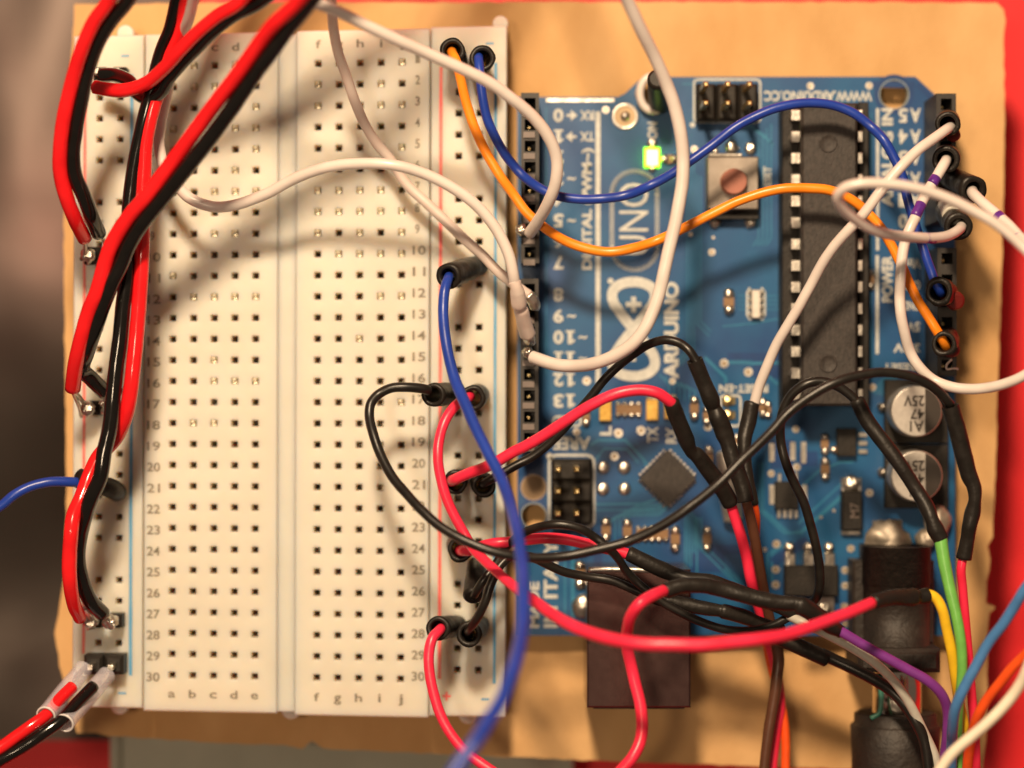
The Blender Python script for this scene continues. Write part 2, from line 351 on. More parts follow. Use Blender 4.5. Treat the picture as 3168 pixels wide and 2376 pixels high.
plate(1331, 1566, 92, 2206, RT, RR, 11, .9, .12).build('power_rail', ['abs', 'hole'], bb)
for u, v, rr, zz in ((360, 2204, 27, .5), (896, 2207, 29, .5), (1450, 2211, 29, .5)):
    mb = MB(); c = W(u, v, 0); mb.lathe((c.x, c.y, .1), [(L(rr, .6), 0), (L(rr, .6), zz), (L(rr, .6) * .9, zz + .02)]); mb.build('joining_lug', 'abs', bb)
for u, v, rr in ((375, 84, 26), (1545, 76, 24)):
    mb = MB(); c = W(u, v, 0); mb.lathe((c.x, c.y, .1), [(L(rr, .6), 0), (L(rr, .6), .55), (L(rr, .6) * .9, .58)]); mb.build('joining_lug', 'abs', bb)
random.seed(11)
BR = [set('b1 d1 b2 c2 e3 a4 d4 e4 c7 d7 e7 c9 d9 a11 b12 c12 d12 e12 c15 c16 d16 e16 b18 c18 d6 e5'.split()), set('j1 f2 i2 i3 j3 f3 j5 f7 g7 h7 i7 f8 g8 h8 i8 j8 h9 j9 f9 g10 h10 i10 j10 j12 i12 h14 j17'.split())]
for side, cols in enumerate((CA, CF)):
    for r, v in enumerate(ROW):
        mb = MB()
        for u in cols:
            z = random.choice([.25, .35, .45, .55, .66, .74]) if r < 19 else random.choice([.2, .3, .3, .4, .5])
            lit = ('abcde', 'fghij')[side][cols.index(u)] + str(r + 1) in BR[side]
            if lit: z = .872
            else: z = min(z, .5)
            c = W(u - 1.5, v - (4 if lit else 7), z); mb.blob(c, .031 if lit else .028, n=6 if lit else 5, amp=0); c2 = W(u, v, .16); mb.box(c2.x - .02, c2.x + .02, c2.y - .03, c2.y + .05, .13, z)
        a = W(cols[0] - 8, v + 2, .1); b = W(cols[-1] + 8, v - 2, .1); mb.box(a.x, b.x, a.y, b.y, .125, .15)
        mb.build('contact_clip', 'clip', bb)
for cols in (RL, RT):
    for u in cols:
        mb = MB()
        for v in RR: c = W(u - 2, v - 6, .28); mb.blob(c, .026, n=5, amp=0)
        a = W(u - 3, RR[-1] + 8, .1); b = W(u + 3, RR[0] - 8, .1); mb.box(a.x, b.x, a.y, b.y, .125, .262)
        mb.build('rail_contacts', 'clip', bb)
for cols, x0 in ((CA, 456), (CF, 1276)):
    for r, v in enumerate(ROW):
        mb = MB(); s_ = str(r + 1); k = 1 if x0 > 1000 else 0; yy = v - 10 if k else v + 6
        text(mb, s_, x0 if r > 8 else x0 + 7, yy - 14, x0 + (40 if r > 8 else 21), yy + 14, .9045, bold=.012, warp=W); mb.build('row_number', 'ink', bb)
    for c_, u in zip('abcde' if x0 < 1000 else 'fghij', cols):
        for vy in ((144, 2155) if x0 < 1000 else (141, 2157)):
            up = 12 if c_ in 'bdfhijl' else 3 if 0 else (12 if c_ in 'bdfhij' else 5); dn = 10 if c_ not in 'gj' else 20
            wd = 4 if c_ in 'i' else 8 if c_ in 'fj' else 11
            mb = MB(); text(mb, c_, u - wd, vy - up - 3, u + wd, vy + dn, .9045, bold=.012, warp=W); mb.build('column_letter', 'ink', bb)
def wstrip(u0, u1, v0, v1, nm, m):
    mb = MB(); n = 30; vs = []
    for k in range(n + 1):
        v = v0 + (v1 - v0) * k / n; vs += [W(u0 + random.uniform(-.6, .6), v, .9042), W(u1 + random.uniform(-.6, .6), v, .9042)]
    mb.add(vs, [(2 * k, 2 * k + 2, 2 * k + 3, 2 * k + 1) for k in range(n)]); mb.build(nm, m, bb)
wstrip(256, 265, 222, 2032, 'positive_stripe', 'redline'); wstrip(401, 411, 222, 2098, 'negative_stripe', 'blueline')
wstrip(1357, 1367, 215, 2092, 'positive_stripe', 'redline'); wstrip(1527, 1536, 206, 2104, 'negative_stripe', 'blueline')
for u, v in ((385, 164), (381, 2154), (1513, 146), (1504, 2152)): mb = MB(); wbox(mb, u - 12, u + 12, v - 3, v + 3, .8995, .9044); mb.build('minus_sign', 'blueline', bb)
mb = MB(); wbox(mb, 1371, 1397, 2141, 2148, .8995, .9044); wbox(mb, 1380.5, 1387.5, 2131, 2140.9, .8995, .9044); wbox(mb, 1380.5, 1387.5, 2148.1, 2158, .8995, .9044); mb.build('plus_sign', 'redline', bb)

# ------------------------------------------------------------------ microcontroller board
ZB = .35; ZS = ZB + .006
cb = empty('microcontroller_board', P(2280, 1100, .19), 'blue microcontroller circuit board with white lettering beside the breadboard', 'circuit board')
def circ(px, py, r, n=36): c = P(px, py, ZB); r = L(r, ZB); return [(c.x + r * math.cos(2 * math.pi * k / n), c.y + r * math.sin(2 * math.pi * k / n)) for k in range(n)]
out = [(1600, 300), (1912, 300), (1935, 288), (1975, 250), (1992, 238), (2832, 237), (2900, 300), (2955, 345), (2955, 1966), (1600, 1966)]
vs, fs = curve_mesh([[P(x, y, ZB)[:2] for x, y in out], circ(2766, 292, 44), circ(1651, 1596, 38), circ(2005, 292, 40)], .16)
mb = MB(); mb.add([v + Vector((0, 0, ZB - .08)) for v in vs], fs)
for i, f in enumerate(mb.f):
    if abs(mb.v[f[0]].z - mb.v[f[1]].z) > .01 or abs(mb.v[f[1]].z - mb.v[f[2]].z) > .01: mb.m[i] = 1
mb.build('board_panel', ['pcb', 'pcbedge'], cb)
mb = MB(); vsr = [(1610, 302, 1600 + 0), ]
mb.pbox(1690, 1900, 305, 315, ZB - .01, ZB + .012); mb.build('bare_edge_strip', 'tin', cb)
# traces: lighter copper lines and dark mask gaps
mb = MB(); z = ZB + .0025
def tr(pts, w_=5, m=0): mb.strip(pts, w_, z + .0004 * (len(mb.f) % 5), m)
for k in range(5):
    x = 2126 + 10.5 * k; tr([(x, 520 + 6 * k), (x, 1030 - 9 * k), (x + 55 - 6 * k, 1085 - 15 * k)] if k > 2 else [(x, 500), (x, 1080), (x - 40, 1130)], 3.6)
for k in range(4): tr([(2347 + 13 * k, 425 - 14 * k), (2347 + 13 * k, 738), (2330 + 13 * k, 760)], 4)
for k in range(4): tr([(2310 + 16 * k, 380 + 10 * k), (2355 + 13 * k, 420 + 10 * k)], 4)
tr([(2232, 1121), (2300, 1121), (2330, 1124), (2420, 1122)], 9); tr([(2180, 1105), (2245, 1168), (2245, 1185)], 9); tr([(2380, 1165), (2400, 1185), (2420, 1190)], 8)
for k in range(6): tr([(2040 + 16 * k, 1160 + 6 * k), (2070 + 16 * k, 1190 + 4 * k), (2070 + 16 * k, 1225 + 5 * k)], 4)
tr([(1826, 1378), (1850, 1362), (1935, 1362), (1990, 1420), (2010, 1455)], 7); tr([(1840, 1425), (1870, 1388), (1940, 1390), (1975, 1432)], 5)
tr([(1818, 1560), (1870, 1560), (1990, 1558), (2030, 1545)], 6); tr([(1818, 1578), (2020, 1578), (2050, 1566)], 4)
for k in range(6): tr([(1875 + 14 * k, 1690 - 10 * k), (1875 + 14 * k, 1625 - 9 * k), (1905 + 14 * k, 1597 - 7 * k), (2040 + 6 * k, 1594 - 7 * k), (2110 + 8 * k, 1520 - 8 * k)], 4)
for k in range(5): tr([(2120 + 9 * k, 1560 + 10 * k), (2120 + 9 * k, 1740 + 8 * k)], 5)
for k in range(3): tr([(2150 + 10 * k, 1600), (2150 + 10 * k, 1680), (2270 + 12 * k, 1800), (2300, 1830 + 10 * k)], 5)
for k in range(3): tr([(2345 + 8 * k, 1430), (2345 + 8 * k, 1575), (2425 + 10 * k, 1650), (2480, 1650 - 5 * k), (2640, 1510 - 6 * k)], 4)
for k in range(2): tr([(2375 + 14 * k, 1800), (2375 + 14 * k, 1715), (2410 + 8 * k, 1690), (2440, 1690)], 5)
tr([(2430, 1550), (2535, 1455), (2600, 1430), (2640, 1430)], 6); tr([(2470, 1620), (2600, 1500), (2650, 1490)], 5)
for k in range(5): tr([(2690 + 9 * k, 1215 + 2 * k), (2740 + 9 * k, 1165), (2790, 1162 - 5 * k)], 4)
for k in range(3): tr([(2700, 1320 + 14 * k), (2735, 1375 + 14 * k), (2735, 1560)], 4)
for k in range(4): tr([(2285, 915 + 14 * k), (2420, 915 + 14 * k)], 3)
tr([(1748, 1700), (1748, 1930)], 6); tr([(1772, 1690), (1772, 1950)], 12); tr([(1690, 1160), (1690, 330)], 3)
tr([(2235, 1010), (2330, 1000), (2415, 985)], 4); tr([(2695, 350), (2695, 1150)], 3); tr([(2110, 260), (2145, 260), (2145, 400)], 4)
mb.build('copper_traces', 'trace', cb, kind='stuff')
mb = MB(); z = ZB + .0012
for pts, w_ in (([(2330, 1140), (2410, 1140)], 60), ([(2250, 1102), (2410, 1102)], 22), ([(1925, 1380), (1925, 1425)], 90), ([(1975, 1345), (2110, 1345)], 56), ([(1870, 1330), (1930, 1330)], 30),
                ([(2420, 1360), (2420, 1450)], 70), ([(2470, 1420), (2530, 1420)], 46), ([(2130, 1740), (2240, 1740)], 60), ([(2180, 1700), (2330, 1700)], 30), ([(1850, 1640), (1850, 1740)], 26),
                ([(2390, 1740), (2500, 1670)], 30), ([(1655, 1400), (1655, 1560)], 60), ([(1800, 700), (1800, 560)], 2), ([(2720, 240), (2800, 240)], 4), ([(2700, 260), (2830, 262)], 20), ([(2840, 260), (2900, 320)], 16)):
    mb.strip(pts, w_, z, 0); z += .0002
mb.disc(2766, 292, 62, ZB + .0008, 0, rin=45); mb.disc(1651, 1596, 52, ZB + .0010, 0, rin=39)
mb.build('mask_gaps', 'pour', cb, kind='stuff')
# vias
for x, y, r in ( (1815, 1178, 13), (2080, 1179, 10), (1784, 1337, 12), (1913, 1340, 14), (1983, 1332, 14), (1901, 1412, 13), (2240, 1124, 14), (2315, 1151, 14), (2202, 780, 11), (2190, 1320, 13), (2462, 1328, 11), (2465, 1445, 12),
                (2386, 1465, 11), (2402, 1683, 13), (2400, 1762, 13), (2400, 1809, 13), (2632, 1697, 12), (2614, 1764, 12), (2614, 1812, 12), (2612, 1876, 12), (2614, 1930, 11), (1874, 340, 11), (2507, 266, 11), (2689, 265, 11), (2690, 1525, 12), (2700, 1198, 11),
                (2148, 462, 11), (1700, 1410, 9), (2137, 725, 6), (2207, 735, 5), (2366, 1700, 7), (2540, 1600, 5), (2580, 1580, 5)):
    mb = MB(); mb.disc(x, y, r, ZB + .007, 0, 18, rin=r * .45); mb.disc(x, y, r * .45, ZB + .007, 1, 18); mb.build('plated_via', ['tin', 'ring'], cb)

# silkscreen
z = ZS + .004; mb = MB()
def flush(nm):
    global mb
    if mb.f: mb.build(nm, 'silk', cb)
    mb = MB()
def T(s_, x0, y0, x1, y1, rot, bold=.03):
    flush('printed_line'); text(mb, s_, x0, y0, x1, y1, z, rot, 0, bold); flush('printed_word')
def num(s_, y, til=False):
    w_ = 35 * len(s_) - 2; h = 21
    for i, ch_ in enumerate(s_[::-1]):
        x = 1712 + 36 * i
        if ch_ == '1':
            T('I', x + 9, y - h, x + 22, y + h, 180, .03); mb.strip([(x + 2, y - h + 3), (x + 30, y - h + 3)], 6.5, z + .001); mb.strip([(x + 16, y + h - 4), (x + 30, y + h - 12)], 7, z + .0015)
        else: T(ch_, x, y - h, x + 31, y + h, 180, .035)
    if til: T('~', 1716 + w_ + 6, y - 5, 1716 + w_ + 32, y + 6, 180, .03)
for k in range(8): num(str(k), 357 + 65 * k, k in (3, 5, 6))
for k in range(8, 14): num(str(k), 912 + 65.6 * (k - 8), k in (9, 10, 11))
T('RX', 1795, 342, 1838, 372, 180); T('TX', 1795, 408, 1838, 437, 180)
for y, d in ((357, 1), (423, -1)):
    flush('printed_arrow'); cx = 1768; mb.strip([(cx - 15, y), (cx + 15, y)], 8, z); mb.add([P(cx + 18 * d, y, z + .0006), P(cx - 2 * d, y - 17, z + .0006), P(cx - 2 * d, y + 17, z + .0006)], [(0, 1, 2) if d > 0 else (0, 2, 1)])
T('GND', 1708, 1285, 1800, 1322, 180); T('AREF', 1712, 1352, 1826, 1392, 180)
flush('printed_arrow'); T('DIGITAL (PWM~)', 1800, 458, 1840, 834, 90, .035); mb.strip([(1850, 345), (1850, 1186)], 15, z)
flush('printed_line'); T('UNO', 1915, 566, 2006, 788, 90, .0)
n = 130; arc = []
for k in range(25): a = math.pi * k / 24; arc.append((1963 + 70 * math.cos(a), 600 - 70 * math.sin(a)))
for k in range(25): a = math.pi + math.pi * k / 24; arc.append((1963 + 70 * math.cos(a), 764 - 70 * math.sin(a)))
arc.append(arc[0]); acc = 0
for i in range(len(arc) - 1):
    a, b = arc[i], arc[i + 1]; d = math.hypot(b[0] - a[0], b[1] - a[1]); s_ = 0
    while acc + s_ < 1e9:
        nxt = (7.6 - acc % 7.6) % 7.6 + s_
        if nxt > d: break
        x = a[0] + (b[0] - a[0]) * nxt / d; y = a[1] + (b[1] - a[1]) * nxt / d
        tx, ty = (b[0] - a[0]) / d, (b[1] - a[1]) / d
        mb.strip([(x - ty * 7, y + tx * 7), (x + ty * 7, y - tx * 7)], 3.6, z); s_ = nxt + 7.6 if nxt + 7.6 <= d + 1e-6 else d + 1; acc = 0
        if s_ > d: break
    acc = 0
    # looped figure mark, plus and minus
flush('dashed_outline'); loop = []
for k in range(97):
    a = 2 * math.pi * k / 96; yy = math.cos(a); xx = math.sin(2 * a)
    y = 1018 - 146 * yy * (1 - .0 * abs(yy)); x = 1960 + 64 * xx * (1.04 if abs(yy) > .5 else .98)
    loop.append((x, y))
loop[-1] = loop[0]
mb.strip(loop[:49], 31, z); mb.strip(loop[48:], 31, z + .0012); flush('looped_mark')
mb.strip([(1960, 918), (1960, 966)], 15, z + .001); mb.strip([(1936, 942), (1984, 942)], 15, z + .0014); flush('plus_mark'); mb.strip([(1960, 1072), (1960, 1118)], 14, z + .001); flush('minus_mark')
T('ARDUINO', 2054, 872, 2100, 1172, 90, .045); mb.disc(1889, 869, 9, z)
T('WWW.ARDUINO.CC', 2364, 281, 2698, 313, 180, .03)
T('ON', 2003, 378, 2034, 430, 90); T('RESET', 2362, 515, 2386, 592, 90); T('RESET-EN', 2225, 1189, 2376, 1215, 180)
T('L', 1856, 1318, 1892, 1347, 90); T('TX', 2002, 1320, 2036, 1370, 90); T('RX', 2060, 1322, 2094, 1372, 90)
T('MADE', 1634, 1800, 1668, 1942, 90, .035); T('IN ITALY', 1682, 1668, 1725, 1942, 90, .035)
for k, yy in enumerate((357, 423, 488, 554, 619, 685)):
    T('A', 2816, yy - 22, 2848, yy + 22, 180); T(str(5 - k), 2780, yy - 22, 2808, yy + 22, 180)
T('ANALOG IN', 2727, 335, 2763, 640, 90, .035); mb.strip([(2715, 335), (2715, 775)], 9, z); flush('printed_line'); mb.strip([(2714, 790), (2714, 1095)], 10, z)
T('POWER', 2728, 790, 2763, 935, 90, .035)
T('Vin', 2804, 800, 2848, 830, 180); T('GND', 2790, 868, 2848, 896, 180); T('GND', 2790, 932, 2848, 960, 180); T('5V', 2806, 996, 2846, 1026, 180); T('3.3V', 2764, 1062, 2846, 1090, 180); T('RESET', 2732, 1124, 2834, 1148, 180)
def rrect(x0, y0, x1, y1, w_, r=12):
    pts = []
    for cx, cy, a0 in ((x1 - r, y0 + r, 0), (x0 + r, y0 + r, 90), (x0 + r, y1 - r, 180), (x1 - r, y1 - r, 270)):
        for k in range(6): a = R(a0 + 18 * k); pts.append((cx + r * math.cos(a), cy - r * math.sin(a)))
    pts.append(pts[0]); flush('printed_line'); mb.strip(pts, w_, z); flush('printed_outline')
rrect(1699, 1408, 1838, 1632, 8, 24); rrect(2228, 1224, 2291, 1318, 7); rrect(2147, 246, 2352, 378, 6); mb.disc(2142, 386, 8, z); flush('printed_dot'); mb.disc(1700, 1413, 9, z); flush('printed_dot')
mb.strip([(2320, 890), (2312, 905), (2312, 975), (2322, 990)], 6, z); flush('printed_line'); mb.strip([(2356, 890), (2366, 905), (2366, 975), (2356, 990)], 6, z)
flush('printed_line')

# female headers
def header(px0, px1, pys, label=None):
    c0 = (px0 + px1) / 2; hs = 17; zt = ZB + .85; k = L(1, zt)
    y0, y1 = pys[0] - 33, pys[-1] + 33; a = P(c0, (y0 + y1) / 2, zt)
    xs = [P(px0, 0, zt).x, P(c0 - hs, 0, zt).x, P(c0 + hs, 0, zt).x, P(px1, 0, zt).x]
    ys = [P(0, y0, zt).y] + [P(0, p + d * hs, zt).y for p in pys for d in (-1, 1)] + [P(0, y1, zt).y]
    m_ = MB()
    for i in range(3):
        for j in range(len(ys) - 1):
            q = [(xs[i], ys[j]), (xs[i], ys[j + 1]), (xs[i + 1], ys[j + 1]), (xs[i + 1], ys[j])]
            if i == 1 and j % 2:
                for e in range(4):
                    f = (e + 1) % 4; m_.add([(*q[e], zt), (*q[f], zt), (*q[f], zt - .5), (*q[e], zt - .5)], [(0, 1, 2, 3)])
                m_.add([(*p, zt - .5) for p in q], [(0, 1, 2, 3)])
            else: m_.add([(*p, zt) for p in q], [(0, 1, 2, 3)])
    q = [(xs[0], ys[0]), (xs[0], ys[-1]), (xs[3], ys[-1]), (xs[3], ys[0])]
    for e in range(4):
        f = (e + 1) % 4; m_.add([(*q[e], zt), (*q[e], ZB), (*q[f], ZB), (*q[f], zt)], [(0, 1, 2, 3)])
    h = m_.build('socket_header', 'header', cb, label=label)
    for p in pys:
        m_ = MB(); c = P(c0, p, zt); m_.lathe((c.x - .01, c.y - .01, zt - .5), [(.032, 0), (.032, .22), (.015, .27)], 10); m_.build('contact', 'gold', h)
    return h
header(1612, 1668, [320 + 65.8 * k for k in range(8)]); header(1610, 1666, [895 + 65.8 * k for k in range(8)])
header(2897, 2958, [322 + 66 * k for k in range(6)]); header(2900, 2960, [800 + 66 * k for k in range(6)])
M['hdrlite'] = mat('pale_header_plastic', (0.17, 0.135, 0.12), 0.4, nscale=12)  # paler tone of the header plastic, for ribs and diode lettering
for k in range(8): m_ = MB(); m_.pbox(1619, 1655, 320 + 65.8 * k + 22, 320 + 65.8 * k + 40, ZB + .845, ZB + .875); m_.build('raised_rib', 'hdrlite', cb)
for k in range(8): m_ = MB(); m_.pbox(1617, 1653, 895 + 65.8 * k + 22, 895 + 65.8 * k + 40, ZB + .845, ZB + .875); m_.build('raised_rib', 'hdrlite', cb)

# dual in line chip in socket
mb = MB(); mb.pbox(2420, 2474, 316, 1262, ZB, ZB + .42, 0, .01); mb.pbox(2656, 2688, 316, 1262, ZB, ZB + .42, 0, .01); mb.box(P(2474, 0, .5).x, P(2656, 0, .5).x, P(0, 1250, .5).y, P(0, 330, .5).y, ZB, ZB + .2)
sk = mb.build('chip_socket', 'black', cb)
a = P(2479, 1256, ZB + .78); b = P(2653, 318, ZB + .78); mb = MB()
mb.box(a.x, b.x, a.y, b.y, ZB + .45, ZB + .78, 0, .03); ch = mb.build('processor_chip', 'chip', cb)
for x, y in ((2562, 444), (2562, 1125)):
    mb = MB(); c = P(x, y, ZB + .781); mb.lathe(c, [(.10, 0), (.108, .004), (.095, .006), (.09, .001), (.02, .0015)], 30); mb.build('moulding_dimple', 'chip', ch)
for k in range(14):
    y = 356 + 66.5 * k
    for side, (xa, xb) in enumerate(((2447, 2478), (2654, 2669))):
        m_ = MB(); zt = ZB + .62; h1, h2 = (17, 17)
        m_.pbox(xa, xb, y - h1, y + h2, zt - .03, zt, 0, .006)
        x_ = P(xa if side == 0 else xb, 0, zt).x; yy = P(0, y, zt).y; e = .03 if side == 0 else -.03
        m_.box(min(x_, x_ + e), max(x_, x_ + e), yy - .028, yy + .028, ZB + .3, zt - .031); m_.build('chip_pin', 'tin', ch)

# pin headers
def pinheader(cols, rows, x0s, ybody, zt, lab=None):
    m_ = MB()
    for x0, x1 in x0s:
        for (y0, y1) in ybody: m_.pbox(x0, x1, y0, y1, ZB, ZB + .25, 0, .035)
    h = m_.build('pin_header', 'black', cb, label=lab)
    for x in cols:
        for y in rows:
            c = P(x, y, zt); m_ = MB(); m_.box(c.x - .030, c.x + .030, c.y - .030, c.y + .030, ZB + .2, zt, 0, .014); m_.build('pin', 'gold', h)
pinheader((2184, 2252, 2319), (260, 318), ((2156, 2214), (2218, 2282), (2286, 2345)), ((258, 372),), ZB + .85)
pinheader((1727, 1785), (1452, 1520, 1589), ((1706, 1832),), ((1420, 1488), (1490, 1556), (1558, 1624)), ZB + .85)
# tactile switch
mb = MB(); mb.pbox(2188, 2347, 484, 648, ZB, ZB + .34, 0, .015); sw = mb.build('reset_switch', 'btn', cb)
c = P(2268, 564, ZB + .34); mb = MB(); mb.lathe(c, [(L(46, .7), -.01), (L(41, .7), .0), (L(40, .7), .13), (L(37, .7), .15)], 32); mb.build('push_button', 'btncap', sw)
mb = MB(); mb.pbox(2194, 2346, 649, 676, ZB, ZB + .2); mb.build('switch_base', 'black', sw)
for x0, x1, y0, y1 in ((2242, 2286, 434, 478), (2303, 2342, 436, 482), (2202, 2224, 458, 480), (2194, 2230, 678, 702), (2304, 2344, 674, 700)):
    mb = MB(); p = P((x0 + x1) / 2, (y0 + y1) / 2, ZB + .03); mb.blob(p, L((x1 - x0) / 2, ZB), sz=.5, seed=x0); mb.build('solder_joint', 'solder', sw)
mb = MB(); mb.pbox(2192, 2296, 474, 483, ZB + .22, ZB + .33, 0, .01); mb.build('switch_lip', 'tin', sw)

# electrolytic cans
M['capblk'] = mat('black_can_marking', (0.035, 0.026, 0.02), 0.45)
for (x, y, t1, t2) in ((2836, 1272, '47', 'A1'), (2837, 1473, '47', '')):
    m_ = MB(); zc = ZB + .58; m_.pbox(2738, 2934, y - 98, y + 100, ZB, ZB + .12, 0, .01); base = m_.build('can_capacitor', 'black', cb, label='surface mount can capacitor near the %s right header' % ('upper part of the' if y < 1300 else 'power jack below the'))
    c = P(x, y, zc); r = L(80, zc); m_ = MB(); m_.lathe((c.x, c.y, ZB + .12), [(r * .98, 0), (r * .98, .08), (r * .93, .11), (r, .15), (r, .43), (r * .97, .455), (r * .94, .46)], 48); can = m_.build('aluminium_can', 'cap', base)
    m_ = MB(); pts = [];
    for k in range(25):
        a = -R(70) + R(140) * k / 24; pts.append(c + Vector((r * .94 * math.cos(a), r * .94 * math.sin(a), .0045)))
    m_.add(pts, [tuple(range(25))]); m_.build('polarity_marking', 'capblk', can)
    m_ = MB(); zz = zc + .006
    text(m_, '25V', 2796, y - 49, 2860, y - 15, zz, 180, 0, .02); text(m_, t1, 2816, y - 7, 2860, y + 25, zz, 180, 0, .02)
    text(m_, 'A1', 2815, y + 30, 2858, y + 64, zz, 180, 0, .02); m_.build('value_lettering', 'capblk', can)
    m_ = MB(); m_.blob(P(2729, y - 12, ZB + .03), .06, seed=y); m_.build('solder_joint', 'solder', base)

# usb socket
mb = MB(); zt = ZB + 1.1; mb.pbox(1816, 2137, 1762, 2190, ZB - .05, zt, 0, .022); us = mb.build('usb_socket', 'usb', cb)
mb = MB(); mb.ptube([(1822, 1762, zt), (1900, 1761, zt + .005), (2045, 1765, zt)], 8, n=12); mb.build('lip_highlight', 'tin', us)  # bevel highlight of the shell edge, put in as a bright tin tube
mb = MB(); mb.pbox(1835, 2118, 2188, 2193, ZB + .08, zt - .1); mb.build('port_opening', 'black', us)
mb = MB(); mb.blob(P(1806, 1876, ZB + .02), .15, sz=.5, amp=.1); mb.build('shield_solder', 'solder', us)
# power jack
c = P(2775, 1850, ZB + .52); mb = MB()
x0, x1 = P(2640, 0, ZB + .5).x, P(2908, 0, ZB + .5).x
jr = L(104, 1.1)
y1, y0 = P(0, 1694, 1.1).y, P(0, 2000, 1.1).y
mb.lathe((c.x, y0, ZB + .48), [(jr, 0), (jr, (y1 - y0) * .62), (jr * 1.03, (y1 - y0) * .621), (jr * 1.03, y1 - y0)], 40, axis='Y')
mb.box(x0, P(2890, 0, .8).x, y0, P(0, 1735, .8).y, ZB - .03, ZB + .46, 0, .03); mb.box(c.x - jr * .95, c.x + jr, y0 + .3, y1, ZB - .03, ZB + .5, 0, .02)
mb.box(P(2652, 0, 1.3).x, P(2908, 0, 1.3).x, P(0, 2080, 1.3).y, y0 - .001, ZB - .03, ZB + 1.02, 0, .06)
M['jack'] = mat('jack_plastic', (0.026, 0.019, 0.015), 0.58, bump=0.6, bscale=16, col2=(.014, .010, .008), nscale=5)
jk = mb.build('power_jack', 'jack', cb)
mb = MB(); mb.blob(P(2745, 1672, ZB + .16), .27, seed=3, sz=.7, amp=.35); mb.build('solder_mound', 'dull', jk)
mb = MB(); mb.blob(P(2900, 1610, ZB + .12), .17, seed=8, sz=.8, amp=.3); mb.blob(P(2862, 1668, ZB + .1), .12, seed=5, sz=.8, amp=.3); mb.build('solder_mound', 'dull', jk)
# dc plug in the jack
pz = ZB + .48; t = empty('barrel_plug', P(2775, 2300, .3), 'black power plug with shiny metal barrel entering the jack at the bottom', 'plug')
cx = P(2775, 0, pz).x
mb = MB(); ya, yb = P(0, 2215, 1).y, P(0, 2070, 1).y; mb.lathe((cx, ya, pz), [(.29, 0), (.29, yb - ya + .1)], 40, axis='Y'); mb.build('barrel', 'steel', t)
mb = MB(); mb.lathe((cx, P(0, 2232, 1).y, pz), [(.44, 0), (.44, .05), (.40, .07), (.31, .075)], 40, axis='Y'); mb.build('collar', 'steel', t)
mb = MB(); yc = P(0, 2245, 1).y; mb.lathe((cx - .02, yc - 3.0, pz), [(.50, 0), (.52, 2.6), (.535, 2.98), (.51, 3.0), (.49, 3.02), (.49, 3.12), (.45, 3.14)], 40, axis='Y'); mb.build('grip', 'jack', t)
mb = MB(); mb.tube([(*P(2722, 2085, 1.18), .035), (*P(2726, 2150, 1.18), .035), (*P(2720, 2205, 1.2), .03), (*P(2695, 2222, 1.2), .03)], n=8); mb.build('teal_reflection_streak', 'teal', t)  # teal reflection on the polished barrel, put in as a coloured tube

# smaller parts on the board
def smd(x, y, w_, h, body='smd', nm='chip_resistor', vert=True, hz=.06):
    m_ = MB(); e = .34
    if vert:
        m_.pbox(x - w_ / 2, x + w_ / 2, y - h / 2 + h * .3, y + h / 2 - h * .3, ZB, ZB + hz, 0)
        for s_ in (-1, 1): m_.blob(P(x, y + s_ * h * .36, ZB + hz * .55), L(w_ * .56, ZB), 1, seed=x + s_, amp=.2, sz=.75, n=7)
    else:
        m_.pbox(x - w_ / 2 + w_ * .3, x + w_ / 2 - w_ * .3, y - h / 2, y + h / 2, ZB, ZB + hz, 0)
        for s_ in (-1, 1): m_.blob(P(x + s_ * w_ * .36, y, ZB + hz * .55), L(h * .56, ZB), 1, seed=x + s_, amp=.2, sz=.75, n=7)
    return m_.build(nm, [body, 'solder'], cb)
for a in ((2148, 1264, 27, 68), (2187, 1286, 24, 50), (2255, 934, 32, 70), (1875, 1640, 28, 66), (1941, 1645, 28, 72), (2089, 1668, 28, 74), (2188, 1668, 26, 72), (2553, 1452, 26, 66), (2552, 1374, 24, 60), (2694, 865, 24, 54),
          (1794, 1778, 30, 78), (1813, 1290, 24, 50), (2360, 1262, 24, 50), (2376, 1268, 20, 46), (2193, 1420, 28, 74), (2280, 1365, 20, 36)): smd(*a)
smd(2595, 1391, 44, 20, vert=False)
for x, y in ((1873, 1268), (2018, 1266), (2074, 1262)):
    m_ = MB(); m_.pbox(x - 18, x + 18, y - 28, y + 34, ZB, ZB + .09, 0, .01); m_.pbox(x - 19, x + 19, y - 42, y - 29, ZB, ZB + .05, 1, .01); m_.build('indicator_lamp', ['led', 'solder'], cb)
for (x0, y0, nx_) in ((1912, 1250, 4), (1975, 1635, 5)):
    m_ = MB(); m_.pbox(x0 - 6, x0 + 21 * nx_ - 12, y0 + 2, y0 + 32, ZB, ZB + .05, 0)
    for i in range(nx_):
        for j in range(2): m_.blob(P(x0 + 21 * i, y0 + 34 * j, ZB + .025), L(9, ZB), 1, seed=i, n=6)
    m_.build('resistor_array', ['smd', 'tin'], cb)
# lit power lamp
m_ = MB(); m_.pbox(1993, 2044, 454, 518, ZB, ZB + .09, 0, .075); lamp = m_.build('power_light', 'glow', cb, label='glowing green power light')
m_ = MB(); m_.pbox(2002, 2036, 463, 510, ZB + .091, ZB + .14, 0, .048); m_.build('lit_core', 'glowcore', lamp)
m_ = MB(); m_.blob(P(2018, 445, ZB + .03), .065, sz=.6); m_.blob(P(2018, 520, ZB + .02), .05, sz=.6, amp=.1); m_.build('solder_joint', 'solder', lamp)
smd(2072, 492, 40, 26, vert=False)
